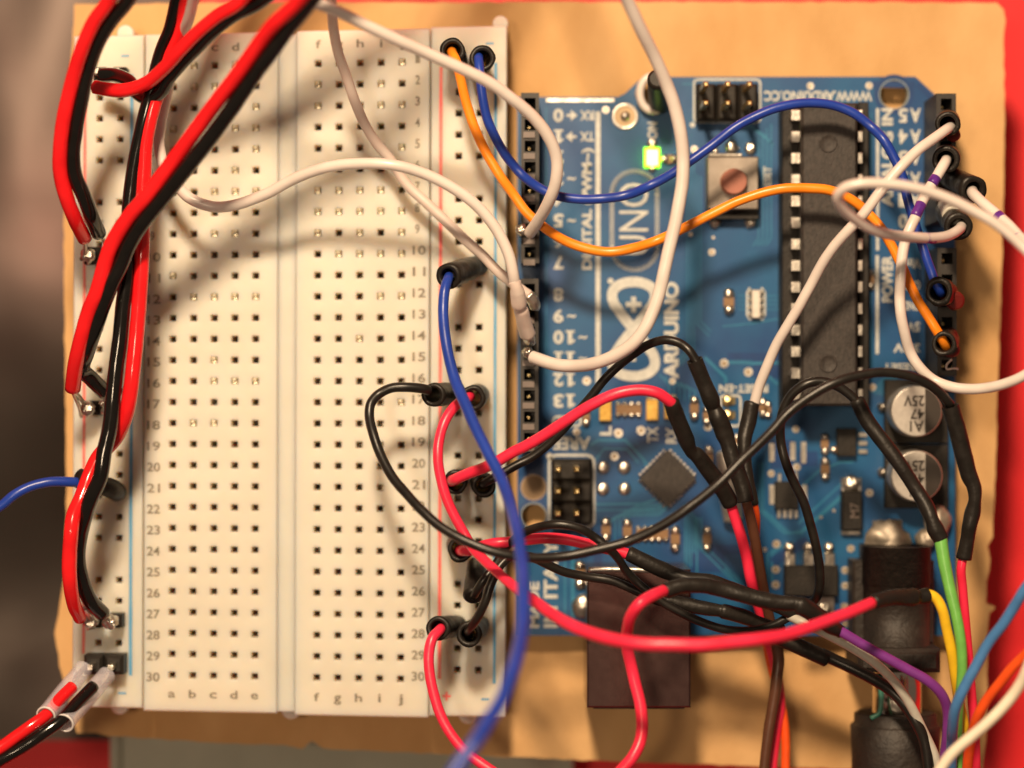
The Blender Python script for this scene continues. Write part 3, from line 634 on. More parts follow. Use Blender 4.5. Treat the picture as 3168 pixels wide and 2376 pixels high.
# resonator, crystal, gold jumper pads
m_ = MB()
for j in range(4): m_.blob(P(2324, 905 + 23 * j, ZB + .02), .04, 1, n=6); m_.blob(P(2356, 905 + 23 * j, ZB + .02), .04, 1, n=6)
m_.pbox(2325, 2353, 896, 984, ZB, ZB + .1, 0, .01); m_.build('resonator', ['cap', 'tin'], cb)
m_ = MB()
c = P(2268, 1490, ZB + .14); m_.tube([(*P(2245, 1400, ZB + .13), .12), (*P(2250, 1440, ZB + .13), .13), (*P(2262, 1560, ZB + .13), .13), (*P(2268, 1610, ZB + .13), .12)], n=20); m_.build('crystal_can', 'cap', cb)
for y in (1240, 1284):
    m_ = MB(); m_.pbox(2234, 2276, y - 11, y + 12, ZB, ZB + .03, 0, .01); m_.blob(P(2252, y, ZB + .02), .07, sz=.5, n=7); m_.build('jumper_pad', 'gold', cb)
for x, y in ((1866, 1447), (1932, 1447), (1866, 1513), (1932, 1513)):
    m_ = MB(); m_.blob(P(x, y, ZB), L(21, ZB), sz=.4, amp=.12, seed=x + y, n=9); m_.build('solder_joint', 'solder', cb)
for x, y, h in ((2388, 1400, 56), (2453, 1396, 58), (2486, 1400, 66), (2388, 1530, 60), (2489, 1530, 60)):
    m_ = MB(); m_.pbox(x - 8, x + 8, y - h / 2, y + h / 2, ZB, ZB + .01); m_.build('bare_pad', 'tin', cb)
# diamond shaped usb chip
m_ = MB(); c = P(2066, 1480, ZB + .1); s_ = L(62, ZB + .1)
rot = [Vector((x * math.cos(R(45)) - y * math.sin(R(45)), x * math.sin(R(45)) + y * math.cos(R(45)), 0)) for x, y in ((-s_, -s_), (s_, -s_), (s_, s_), (-s_, s_))]
m_.add([c + v + Vector((0, 0, -.1)) for v in rot] + [c + v for v in rot], [(4, 5, 6, 7), (0, 1, 5, 4), (1, 2, 6, 5), (2, 3, 7, 6), (3, 0, 4, 7)]); fq = m_.build('interface_chip', 'chip', cb)
m_ = MB()
for e in range(4):
    a, b = rot[e], rot[(e + 1) % 4]; n_ = ((a + b) / 2).normalized()
    for k in range(8):
        p = c + a + (b - a) * ((k + .7) / 8.4) + Vector((0, 0, -.085)); m_.blob(p + n_ * .02, .022, n=5, amp=0, sz=.6)
m_.build('solder_feet', 'solder', fq)
# regulator, diode, small packages
m_ = MB(); m_.pbox(2428, 2594, 1750, 1845, ZB, ZB + .17, 0, .015); rg = m_.build('voltage_regulator', 'black', cb)
for x in (2444, 2503, 2567):
    m_ = MB(); m_.pbox(x - 16, x + 16, 1712, 1752, ZB, ZB + .06, 0, .01); m_.blob(P(x - 2, 1694, ZB + .04), L(17, ZB), sz=.8); m_.build('lead', 'solder', rg)
m_ = MB(); m_.pbox(2526, 2582, 1846, 1900, ZB, ZB + .05, 0, .01); m_.blob(P(2550, 1888, ZB + .03), .1, sz=.4); m_.build('lead', 'solder', rg)
m_ = MB(); m_.pbox(2606, 2668, 1520, 1640, ZB, ZB + .20, 0, .015); dd = m_.build('diode', 'black', cb)
m_ = MB(); m_.pbox(2603, 2666, 1478, 1520, ZB, ZB + .05, 0, .01); m_.blob(P(2634, 1498, ZB + .04), .11, sz=.6); m_.build('lead', 'solder', dd)
m_ = MB(); m_.pbox(2603, 2662, 1641, 1656, ZB, ZB + .05, 0, .01); m_.build('lead', 'solder', dd)
m_ = MB(); text(m_, 'M7', 2630, 1556, 2658, 1602, ZB + .205, 90, 0, .01); m_.build('lettering', 'hdrlite', dd)
for x0, x1, y0, y1, legs in ((2398, 2470, 1490, 1576, [(2410 + 18 * k, 1590) for k in range(4)] + [(2412, 1478), (2464, 1474)]), (2590, 2650, 1325, 1412, [(2670, 1345), (2670, 1371), (2670, 1397)])):
    m_ = MB(); m_.pbox(x0, x1, y0, y1, ZB, ZB + .12, 0, .01); k_ = m_.build('small_package', 'black', cb); m_ = MB()
    for x, y in legs: m_.pbox(x - (5 if y1 > 1500 else 14), x + (5 if y1 > 1500 else 14), y - (14 if y1 > 1500 else 7), y + (14 if y1 > 1500 else 7), ZB, ZB + .04, 0, .008)
    m_.build('leads', 'tin', k_)
# plated holes
m_ = MB(); c = P(1934, 360, ZB); m_.lathe((c.x, c.y, ZB + .002), [(L(42, ZB), 0), (L(41, ZB), .012), (L(33, ZB), .010), (L(30, ZB), -.0)], 36, m=0); m_.disc(1934, 360, 33, ZB + .0095, 1); m_.blob((c.x, c.y, ZB + .02), L(15, ZB), 2, sz=.8, amp=.05); m_.build('plated_hole', ['tin', 'ring', 'solder'], cb)
m_ = MB(); m_.disc(1651, 1508, 37, ZB + .006, 0); m_.disc(1651, 1508, 40, ZB + .005, 1, rin=36); m_.build('plated_hole', ['hole', 'ring'], cb)
for x, y, r in ((2766, 292, 44), (1651, 1596, 38)):
    m_ = MB(); m_.disc(x, y, r + 3, ZB + .006, 0, 36, rin=r); m_.build('mounting_hole_rim', 'pcbedge', cb)
# black screw standing in the top hole, seen beside the white wire
t = empty('mounting_screw', P(2030, 290, ZB), 'black plastic screw with pale washer ring under the tall white wire', 'screw')
m_ = MB(); m_.tube([(*P(2040, 320, ZB + .05), .13), (*P(2038, 290, .9), .13), (*P(2034, 245, 1.5), .12)], n=20); m_.build('shank', 'black', t)
m_ = MB(); c = P(2020, 290, ZB + .1); pts = []
for k in range(25):
    a = 2 * math.pi * k / 24; pts.append((c.x + .16 * math.cos(a), c.y + .21 * math.sin(a), ZB + .12, .05))
m_.tube(pts, n=12, sub=2); m_.build('washer', 'white', t)

# ------------------------------------------------------------------ wires
def thing(name, p, label, cat='wire', group=None): return empty(name, P(*p), label, cat, group)
def T_(par, nm, m, pts, r, **k):
    if nm in ('insulation', 'red_core', 'black_core') or nm.endswith('tail'):      # small kinks and uneven thickness of real flex
        k.setdefault('rough', .035); sd = 0 if 'core' in nm else len(pts)
        pts = [(p[0] + 2.2 * noise.noise(Vector((p[0] / 60, p[1] / 60, sd))), p[1] + 2.2 * noise.noise(Vector((p[0] / 60, p[1] / 60, sd + 5))), *p[2:]) for p in pts]
    mb = MB(); mb.ptube(pts, r, **k); return mb.build(nm, m, par)
def sleeve(par, top, base, r, m='shrink', nm='heat_shrink_sleeve', r2=None, seed=1, rough=.10, solid=False):
    x, y, z_ = top; a, b, c = base; r2 = r2 or r * .9
    mb = MB(); mb.ptube([(a, b, c, r2), ((a + x) / 2, (b + y) / 2, (c + z_) / 2, (r + r2) / 2), (x, y, z_, r)], r, inner=0 if solid else .62, rough=rough, seed=seed, n=24); return mb.build(nm, m, par)
def pinleg(par, x, y, z0=.55, z1=1.3): c = P(x, y, z1); mb = MB(); mb.box(c.x - .03, c.x + .03, c.y - .03, c.y + .03, z0, z1); return mb.build('pin', 'tin', par)
def marks(par, ms, r):
    for i, (a, b) in enumerate(ms):
        mb = MB(); mb.ptube([(*a, r), (*b, r)], r, n=20, rough=.02, seed=i); mb.build('marker_spot', 'pen', par)

G2 = 'two core red and black speaker cords on the left of the breadboard'
def cord(label, red, blk, r):
    t = thing('speaker_cord', red[-1][:3], label, 'cord', G2)
    T_(t, 'red_core', 'redcord', red, r); T_(t, 'black_core', 'blkwire', blk, r); return t
def pinblock(par, cx, cy, n=2, pitch=63, s=27, z0=.9, z1=1.15, seed=0, blob=True):
    mb = MB()
    for k in range(n): mb.pbox(cx + pitch * k - s, cx + pitch * k + s, cy - s, cy + s, z0, z1, 0, .04)
    o = mb.build('pin_block', 'black', par)
    for k in range(n):
        mb = MB(); c = P(cx + pitch * k, cy, z1); mb.box(c.x - .03, c.x + .03, c.y - .03, c.y + .03, z0 - .3, z1 + .22)
        if blob: mb.blob(P(cx + pitch * k - 12, cy + 2, z1 + .14), .085, seed=seed + k, amp=.5)
        mb.build('soldered_pin', 'solder', o)
t = cord('red and black cord bulging furthest left, ending beside row nine of the breadboard',
     [(1150, -1500, 5.6), (760, -800, 4.6), (480, -280, 3.95), (352, -60, 3.55), (338, 0, 3.4), (289, 72, 3.25), (251, 159, 3.1), (219, 270, 2.9), (195, 386, 2.75), (186, 482, 2.6), (188, 540, 2.5), (203, 603, 2.4), (231, 675, 2.2), (262, 738, 1.85)],
     [(1217, -1480, 5.55), (827, -780, 4.55), (549, -260, 3.9), (422, -60, 3.5), (397, 0, 3.35), (344, 63, 3.2), (301, 135, 3.05), (272, 217, 2.9), (250, 313, 2.8), (233, 410, 2.65), (226, 482, 2.55), (233, 545, 2.45), (257, 603, 2.35), (282, 665, 2.2), (306, 722, 1.85)], 23.3)
pinblock(t, 285, 790, seed=2); T_(t, 'bare_strand', 'solder', [(262, 742, 1.8), (266, 770, 1.5), (262, 800, 1.25)], 5); T_(t, 'bare_strand', 'solder', [(312, 728, 1.8), (322, 745, 1.5), (338, 775, 1.3)], 6)
t = cord('red and black cord crossing diagonally on top from upper middle to row sixteen',
     [(1503, -1299, 5.85), (1303, -749, 5.35), (1083, -249, 4.65), (963, -49, 4.3), (914, 15, 4.1), (846, 78, 3.9), (798, 141, 3.7), (726, 242, 3.45), (668, 319, 3.25), (596, 416, 3.05), (524, 512, 2.9), (451, 609, 2.8), (389, 686, 2.7), (341, 768, 2.6), (326, 815, 2.55), (302, 897, 2.5), (273, 970, 2.4), (254, 1042, 2.3), (234, 1129, 2.1), (225, 1203, 1.85)],
     [(1556, -1292, 5.8), (1346, -732, 5.3), (1121, -237, 4.6), (996, -42, 4.25), (946, 27, 4.05), (888, 94, 3.85), (825, 181, 3.65), (787, 232, 3.5), (719, 331, 3.3), (647, 432, 3.1), (575, 524, 2.95), (502, 615, 2.8), (440, 692, 2.7), (396, 760, 2.6), (377, 808, 2.55), (343, 885, 2.5), (314, 957, 2.4), (290, 1025, 2.3), (266, 1097, 2.1), (256, 1143, 1.85), (285, 1174, 1.7), (324, 1212, 1.5)], 24.5)
pinblock(t, 284, 1262, seed=5, s=22); T_(t, 'bare_strand', 'solder', [(222, 1206, 1.8), (240, 1222, 1.6), (262, 1250, 1.3)], 7); T_(t, 'bare_strand', 'solder', [(224, 1210, 1.75), (246, 1260, 1.4), (252, 1288, 1.1)], 6); T_(t, 'bare_strand', 'solder', [(328, 1218, 1.5), (325, 1240, 1.3), (312, 1252, 1.3)], 9)
t = cord('red and black cord twisting down the left rail and ending at row twenty seven',
     [(900, -1300, 5.1), (700, -600, 3.6), (610, -200, 2.95), (583, -60, 2.7), (567, 0, 2.6), (553, 87, 2.45), (523, 175, 2.3), (490, 280, 2.23), (468, 352, 2.2), (451, 448, 2.2), (445, 545, 2.2), (440, 640, 2.2), (440, 740, 2.2), (436, 829, 2.2), (432, 921, 2.23), (424, 1017, 2.25), (415, 1113, 2.25), (403, 1210, 2.23), (386, 1292, 2.15), (359, 1354, 2.0), (309, 1412, 2.0), (275, 1475, 2.1), (251, 1543, 2.2), (229, 1596, 2.25), (219, 1648, 2.3, 23), (215, 1721, 2.25, 23), (217, 1793, 2.2, 23), (227, 1865, 2.0, 22), (248, 1912, 1.7, 21)],
     [(860, -1300, 5.1), (670, -600, 3.6), (588, -200, 2.95), (566, -60, 2.7), (550, 0, 2.6), (530, 87, 2.45), (501, 164, 2.3), (470, 280, 2.23), (453, 347, 2.2), (431, 444, 2.2), (412, 545, 2.2), (402, 641, 2.2), (396, 760, 2.2), (391, 872, 2.25), (381, 945, 2.28), (371, 1041, 2.3), (359, 1138, 2.3), (350, 1234, 2.3), (340, 1321, 2.33), (323, 1403, 2.35), (309, 1475, 2.35), (284, 1538, 2.3), (265, 1591, 2.2), (246, 1663, 2.0), (241, 1735, 1.9), (256, 1807, 1.8), (280, 1856, 1.7), (318, 1900, 1.5)], 24)
pinblock(t, 292, 1922, seed=9, s=21); T_(t, 'bare_strand', 'solder', [(262, 1880, 1.6), (276, 1900, 1.5), (286, 1920, 1.3)], 9)
t = cord('short red and black cord looping over the top left corner to the first rail row',
     [(1500, -1500, 5.6), (1200, -700, 4.7), (930, -240, 3.7), (800, -60, 3.3), (738, 10, 3.1), (675, 48, 3.0), (617, 96, 2.9), (555, 159, 2.75), (506, 212, 2.6), (463, 251, 2.45), (424, 272, 2.35), (376, 280, 2.3), (328, 277, 2.25), (294, 270, 2.2)],
     [(1560, -1480, 5.6), (1260, -680, 4.65), (990, -200, 3.65), (850, -30, 3.25), (791, 14, 3.1), (723, 48, 2.95), (661, 96, 2.85), (608, 149, 2.7), (559, 198, 2.55), (521, 241, 2.45), (497, 284, 2.3), (463, 303, 2.2), (424, 288, 2.0), (400, 252, 1.8), (357, 233, 1.6), (313, 231, 1.5)], 22)
pinblock(t, 306, 226, n=2, s=20, blob=False)

GW = 'white wires over the breadboard and the circuit board'
def wire(label, m, pts, r, tip=None, group=GW, name='jumper_wire', extra=None):
    t = thing(name, pts[-1][:3], label, 'wire', group); T_(t, 'insulation', m, pts, r)
    if tip:
        mb = MB(); mb.blob(P(*tip[:3]), L(tip[3], tip[2]), seed=tip[0], amp=.45)
        c = P(tip[0], tip[1] + 6, tip[2]); mb.box(c.x - .03, c.x + .03, c.y - .03, c.y + .03, tip[2] - .55, tip[2]); mb.build('soldered_tip', 'solder', t)
    return t
t = wire('white wire dipping under the diagonal cord, then arching to header pin ten', 'white',
     [(950, -1300, 8.2), (740, -600, 5.2), (645, -220, 3.9), (610, -60, 3.3), (598, 0, 3.0), (583, 58, 2.7), (559, 120, 2.3), (530, 220, 2.0), (511, 309, 1.8), (497, 386, 1.7), (491, 450, 1.7), (511, 521, 1.7), (555, 583, 1.75), (593, 617, 1.8), (665, 641, 1.8), (733, 632, 1.85), (796, 612, 1.9), (829, 598, 1.95), (921, 550, 2.1), (1017, 516, 2.25), (1109, 506, 2.35), (1210, 511, 2.4), (1306, 535, 2.35), (1403, 583, 2.3), (1475, 637, 2.25), (1533, 704, 2.2), (1572, 782, 2.15), (1589, 850, 2.1), (1594, 878, 2.05)], 17.5)
T_(t, 'wrapped_splice', 'dullwhite', [(1592, 874, 2.05, 22), (1596, 886, 2.05, 19), (1601, 905, 2.0, 23), (1606, 940, 1.9, 24), (1609, 950, 1.85, 20), (1613, 962, 1.8, 23), (1622, 1000, 1.65, 24), (1632, 1034, 1.5, 25)], 22, rough=.06)
T_(t, 'bare_tip', 'solder', [(1632, 1036, 1.5, 15), (1639, 1052, 1.4, 17), (1641, 1062, 1.2, 8), (1641, 1064, .8, 6)], 15, rough=.3)
t = wire('thin shaded white wire running under the arched one to header pin eight', 'dullwhite',
     [(1350, -1500, 8), (1120, -700, 6), (1040, -250, 4.4), (1020, -70, 3.6), (1025, 0, 3.2), (1031, 87, 2.7), (1046, 164, 2.3), (1070, 231, 2.0), (1099, 318, 1.8), (1128, 381, 1.65), (1166, 444, 1.5), (1205, 492, 1.4), (1258, 569, 1.35), (1321, 632, 1.35), (1388, 694, 1.35), (1451, 752, 1.4), (1494, 791, 1.4), (1533, 833, 1.45), (1575, 868, 1.5), (1612, 896, 1.5), (1636, 912, 1.5)], 16)
T_(t, 'stranded_tip', 'tin', [(1634, 912, 1.5, 17), (1646, 930, 1.45, 18), (1655, 944, 1.4, 16), (1657, 950, 1.2, 8), (1657, 952, .8, 6)], 15, rough=.35)
wire('thick white wire sweeping from top middle and hooking back to header pin four', 'white',
     [(980, -1200, 5.67), (720, -600, 4.95), (760, -180, 4.29), (890, -40, 3.96), (969, 5, 3.74), (1041, 34, 3.58), (1138, 82, 3.41), (1234, 125, 3.25), (1330, 169, 3.08), (1427, 212, 2.97), (1514, 256, 2.86), (1581, 304, 2.75), (1653, 365, 2.58), (1697, 424, 2.48), (1722, 490, 2.37), (1719, 560, 2.28), (1697, 625, 2.1), (1665, 685, 1.8), (1638, 722, 1.55)], 18.5, tip=(1613, 712, 1.35, 17))
wire('long white wire curving down over the looped logo to header pin eleven', 'white',
     [(1380, -1900, 5.94), (1530, -1300, 5.28), (1680, -750, 4.62), (1830, -250, 3.96), (1905, -70, 3.69), (1947, 14, 3.46), (1986, 96, 3.25), (2024, 174, 3.03), (2058, 251, 2.86), (2087, 328, 2.75), (2106, 410, 2.67), (2113, 482, 2.61), (2111, 555, 2.58), (2101, 627, 2.56), (2087, 699, 2.53), (2068, 772, 2.5), (2053, 845, 2.48), (2044, 887, 2.45), (2024, 954, 2.42), (1995, 1017, 2.39), (1957, 1065, 2.34), (1904, 1099, 2.25), (1841, 1123, 2.1), (1778, 1133, 1.9), (1720, 1128, 1.75), (1663, 1110, 1.6), (1648, 1104, 1.55)], 20, tip=(1634, 1092, 1.4, 18))
GR = 'white wires plugged into the right header'
t = wire('plain white wire from the highest right socket down to a black sleeve', 'white',
     [(2944, 392, 1.75), (2928, 400, 2.0), (2894, 424, 2.15), (2841, 463, 2.3), (2792, 511, 2.4), (2754, 555, 2.4), (2715, 603, 2.4), (2672, 661, 2.35), (2628, 709, 2.3), (2580, 762, 2.2), (2545, 815, 2.1), (2513, 872, 2.0), (2469, 954, 1.9), (2431, 1017, 1.8), (2400, 1070, 1.7), (2372, 1138, 1.6), (2347, 1200, 1.5), (2330, 1262, 1.45)], 16.2, group=GR)
T_(t, 'heat_shrink', 'shrink', [(2326, 1246, 1.45, 24), (2316, 1301, 1.45, 25), (2304, 1355, 1.5, 23), (2304, 1417, 1.55, 20), (2314, 1480, 1.6, 18), (2330, 1560, 1.6, 18)], 24, rough=.06)
T_(t, 'tail_wire', 'ored', [(2330, 1550, 1.6), (2338, 1600, 1.5), (2336, 1680, 1.35), (2335, 1760, 1.25), (2350, 1850, 1.1), (2372, 1990, .95), (2386, 2060, .9), (2406, 2130, .85), (2421, 2200, .85), (2430, 2280, .85), (2430, 2390, .85)], 14)
sleeve(t, (2932, 384, 1.95), (2932, 372, 1.15), 39, seed=2); sleeve(t, (2950, 420, 1.5), (2938, 380, 1.2), 22, m='brownred', nm='red_band', rough=.02, solid=True)
t = wire('white wire with two purple spots from second right socket, curving out below the orange wire', 'white',
     [(2928, 494, 1.7), (2923, 504, 2.0), (2898, 545, 2.1), (2874, 583, 2.15), (2850, 627, 2.2), (2836, 661, 2.25), (2816, 704, 2.3), (2800, 752, 2.3), (2789, 810, 2.3), (2784, 870, 2.3), (2783, 920, 2.25), (2787, 970, 2.25), (2797, 1022, 2.2), (2816, 1089, 2.1), (2845, 1138, 2.1), (2889, 1176, 2.1), (2947, 1198, 2.2), (3009, 1204, 2.3), (3077, 1195, 2.45), (3139, 1176, 2.6), (3190, 1150, 2.7), (3260, 1110, 2.9)], 16.5, group=GR)
marks(t, (((2895, 550, 2.115), (2884, 568, 2.15)), ((2850, 631, 2.215), (2832, 668, 2.275))), 17.3); sleeve(t, (2926, 493, 1.95), (2930, 485, 1.15), 43, seed=4)
t = wire('white wire looping in a flattened oval above the other wires at right', 'white',
     [(2975, 696, 1.85), (2966, 710, 2.1), (2935, 729, 2.3), (2898, 737, 2.5), (2826, 735, 2.8), (2754, 726, 3.0), (2696, 708, 3.2), (2645, 678, 3.4), (2606, 642, 3.6), (2592, 608, 3.75), (2612, 582, 3.85), (2660, 569, 3.9), (2730, 568, 3.9), (2802, 576, 3.85), (2874, 593, 3.8), (2947, 620, 3.75), (3019, 656, 3.7), (3067, 685, 3.7), (3120, 723, 3.7), (3164, 762, 3.7), (3250, 850, 3.8)], 16.5, group=GR)
marks(t, (((2888, 737, 2.535), (2862, 736.5, 2.655)),), 17.4); sleeve(t, (2966, 702, 2.0), (2930, 655, 1.2), 43, seed=6); sleeve(t, (2945, 668, 1.75), (2928, 636, 1.25), 30, m='grey', nm='grey_band', rough=.02)
t = wire('white wire with purple spots leaning straight out right from the tilted third socket', 'white',
     [(3008, 590, 1.85), (3012, 600, 2.1), (3043, 630, 2.3), (3082, 663, 2.45), (3120, 698, 2.6), (3164, 745, 2.75), (3210, 800, 2.9), (3250, 860, 3.0)], 17.5, group=GR)
marks(t, (((3086, 666, 2.465), (3100, 679, 2.52)), ((3142, 721, 2.67), (3152, 732, 2.71))), 18.2); sleeve(t, (3012, 588, 2.0), (2930, 545, 1.2), 43, seed=8, r2=34)

GJ = 'coloured jumper wires plugged into the breadboard rails'
t = wire('orange wire from the top right rail across both boards to the power header', 'orange',
     [(1400, 160, 1.35), (1398, 164, 1.7), (1412, 195, 1.85), (1427, 251, 1.8), (1441, 313, 1.75), (1470, 400, 1.7), (1504, 473, 1.65), (1547, 545, 1.65), (1590, 605, 1.6), (1629, 656, 1.6), (1677, 699, 1.6), (1745, 743, 1.55), (1817, 769, 1.55), (1889, 779, 1.55), (1962, 767, 1.6), (2034, 743, 1.7), (2121, 704, 1.59), (2203, 661, 1.62), (2285, 622, 1.65), (2371, 593, 1.67), (2430, 583, 1.7), (2489, 581, 1.7), (2561, 588, 1.7), (2609, 603, 1.67), (2648, 627, 1.65), (2686, 661, 1.62), (2725, 704, 1.73), (2754, 752, 1.73), (2785, 815, 1.73), (2812, 872, 1.73), (2841, 930, 1.73), (2874, 983, 1.73), (2903, 1031, 1.73), (2924, 1066, 1.63), (2930, 1074, 1.4)], 15.3, group=GJ)
sleeve(t, (1400, 156, 1.75), (1418, 190, .92), 39, seed=11, r2=30); sleeve(t, (2920, 1064, 1.8), (2930, 1050, 1.2), 40, seed=12, rough=.2); sleeve(t, (2944, 1084, 1.35), (2930, 1050, 1.1), 26, m='brownred', nm='red_band', rough=.03, solid=True)
T_(t, 'plastic_shaving', 'dullwhite', [(2944, 1112, 1.3), (2928, 1130, 1.26), (2930, 1142, 1.25), (2950, 1140, 1.24), (2964, 1142, 1.22)], 3, rough=.3)
t = wire('blue wire from the top right rail arching over the chip to the ground socket', 'blue',
     [(1480, 180, 1.35), (1481, 182, 1.75), (1484, 225, 1.85), (1490, 280, 1.85), (1504, 357, 1.8), (1528, 415, 1.75), (1562, 477, 1.7), (1596, 521, 1.65), (1619, 545, 1.65), (1663, 579, 1.6), (1721, 605, 1.6), (1793, 617, 1.6), (1860, 615, 1.6), (1938, 603, 1.65), (2010, 574, 1.56), (2082, 535, 1.62), (2140, 497, 1.65), (2203, 448, 1.65), (2265, 400, 1.67), (2323, 366, 1.67), (2391, 338, 1.67), (2464, 321, 1.65), (2527, 318, 1.62), (2585, 328, 1.59), (2643, 352, 1.59), (2696, 392, 1.59), (2734, 434, 1.68), (2763, 482, 1.68), (2783, 521, 1.68), (2797, 564, 1.68), (2807, 612, 1.68), (2821, 661, 1.68), (2841, 723, 1.68), (2860, 781, 1.73), (2877, 829, 1.73), (2894, 872, 1.73), (2908, 900, 1.7), (2910, 906, 1.4)], 14.8, group=GJ)
sleeve(t, (1493, 180, 1.75), (1482, 205, .92), 40, seed=15, r2=32); sleeve(t, (2903, 903, 1.85), (2925, 905, 1.2), 43, seed=16, rough=.2); sleeve(t, (2956, 932, 1.45), (2925, 905, 1.15), 30, m='brownred', nm='red_band', rough=.03, solid=True)
t = wire('blue wire from rail row eleven running down in front, leaving at the bottom', 'blue',
     [(1392, 856, 1.5, 15), (1386, 862, 1.9, 15), (1376, 896, 2.0, 16), (1371, 959, 2.05, 16.5), (1376, 1031, 2.15, 17), (1388, 1099, 2.25, 17), (1408, 1176, 2.4, 17.5), (1437, 1244, 2.6, 18), (1470, 1321, 2.8, 18), (1509, 1398, 3.0, 18), (1547, 1475, 3.2, 18.5), (1578, 1557, 3.5, 19), (1600, 1640, 3.9, 19.5), (1615, 1745, 4.3, 20), (1619, 1841, 4.7, 20.5), (1616, 1930, 5.0, 21), (1604, 2010, 5.3, 22), (1581, 2090, 5.6, 22), (1552, 2164, 5.8, 22), (1514, 2227, 6.0, 23), (1475, 2290, 6.2, 23), (1427, 2357, 6.3, 23), (1380, 2430, 6.4, 23)], 17, group=GJ)
sleeve(t, (1386, 855, 1.85), (1478, 822, 1.0), 40, seed=18, r2=33)
t = wire('blue wire entering from the left edge, plugged in at row twenty one', 'blue',
     [(-70, 1600, 1.8), (0, 1567, 1.8), (48, 1530, 1.8), (96, 1504, 1.75), (154, 1492, 1.7), (217, 1491, 1.6), (250, 1494, 1.5)], 15.5, group=GJ)
T_(t, 'heat_shrink', 'shrink', [(243, 1480, 1.5, 32), (290, 1492, 1.4, 30), (345, 1512, 1.2, 31), (362, 1522, 1.0, 30)], 31, rough=.06)
# red and black jumpers
t = wire('long red wire from row seventeen, joined to a yellow wire at far right', 'redwire',
     [(1456, 1226, 1.5, 15.5), (1446, 1232, 1.9, 15.5), (1412, 1252, 2.0), (1379, 1297, 2.1), (1359, 1359, 2.15), (1355, 1417, 2.2), (1362, 1475, 2.2), (1379, 1533, 2.2), (1403, 1592, 2.2), (1434, 1648, 2.2), (1461, 1692, 2.25), (1500, 1735, 2.4), (1547, 1778, 2.6), (1596, 1820, 2.8, 17), (1653, 1860, 3.1, 18), (1721, 1909, 3.4, 19), (1793, 1947, 3.7, 20), (1889, 1976, 3.95, 20.5), (1986, 1991, 4.1, 21), (2082, 1996, 4.15, 21), (2179, 1996, 4.15, 21), (2275, 1986, 4.1, 20.5), (2371, 1974, 4.0, 20), (2430, 1963, 3.85, 19.5), (2489, 1946, 3.7, 19), (2561, 1920, 3.5, 18.5), (2633, 1891, 3.3, 18), (2698, 1864, 3.1, 18)], 16, group=GJ)
T_(t, 'heat_shrink', 'shrink', [(2702, 1862, 3.0, 22), (2760, 1848, 2.8, 25), (2822, 1848, 2.6, 29), (2840, 1848, 2.55, 22), (2868, 1842, 2.5, 25)], 22, rough=.08)
T_(t, 'yellow_tail', 'yellow', [(2862, 1842, 2.5), (2876, 1840, 2.5), (2896, 1851, 2.5), (2914, 1885, 2.5), (2928, 1938, 2.45), (2942, 2010, 2.4), (2955, 2090, 2.3), (2968, 2170, 2.1), (2983, 2251, 2.0), (2988, 2323, 1.9), (2990, 2400, 1.9)], 16)
sleeve(t, (1462, 1232, 1.85), (1480, 1222, .95), 40, seed=21, r2=34)
t = wire('red wire rising from row twenty one into a black sleeve beside the diamond chip', 'redwire',
     [(1398, 1488, 1.35), (1404, 1485, 1.7), (1451, 1465, 1.85), (1499, 1446, 1.95), (1547, 1422, 2.05), (1596, 1395, 2.1), (1624, 1381, 2.15), (1696, 1338, 2.25), (1769, 1290, 2.35), (1841, 1247, 2.45), (1913, 1217, 2.5), (1986, 1207, 2.5), (2034, 1217, 2.5), (2068, 1239, 2.45), (2082, 1252, 2.4)], 17.5, group=GJ)
T_(t, 'heat_shrink', 'shrink', [(2076, 1243, 2.4, 25), (2094, 1290, 2.3, 26), (2121, 1355, 2.15, 26), (2139, 1398, 2.05, 20), (2156, 1408, 2.0, 25), (2193, 1456, 1.9, 26), (2227, 1500, 1.8, 27), (2262, 1558, 1.7, 26)], 25, rough=.06)
T_(t, 'tail_wire', 'redwire', [(2258, 1550, 1.7), (2270, 1590, 1.65), (2290, 1650, 1.6), (2309, 1721, 1.55), (2323, 1793, 1.5), (2340, 1850, 1.3), (2372, 1960, 1.1), (2394, 2040, 1.0), (2408, 2120, .9), (2413, 2180, .9), (2402, 2251, .9), (2390, 2348, .9), (2386, 2400, .9)], 17)
sleeve(t, (1408, 1492, 1.6), (1418, 1482, .92), 38, seed=23, r2=33)
t = wire('black wire beneath the red one from row twenty one, ending in brown', 'blkjump',
     [(1492, 1500, 1.4), (1500, 1494, 1.6), (1552, 1466, 1.65), (1596, 1440, 1.65), (1648, 1412, 1.65), (1721, 1352, 1.7), (1793, 1268, 1.75), (1831, 1222, 1.8), (1870, 1174, 1.85), (1918, 1128, 1.9), (1966, 1091, 2.0), (2010, 1065, 2.1), (2058, 1053, 2.2), (2101, 1062, 2.25), (2132, 1084, 2.3), (2150, 1112, 2.3), (2156, 1126, 2.3)], 14, group=GJ)
mb = MB(); mb.ptube([(2149, 1113, 2.32, 25), (2174, 1176, 2.25, 25), (2199, 1234, 2.2, 27), (2208, 1262, 2.15, 23), (2222, 1292, 2.15, 28), (2241, 1340, 2.1, 29), (2252, 1372, 2.1, 24), (2266, 1420, 2.1, 26), (2284, 1468, 2.1, 26), (2302, 1522, 2.1, 26), (2308, 1552, 2.1, 26)], 25, inner=.86, rough=.05, n=24); mb.build('heat_shrink', 'shrink', t)
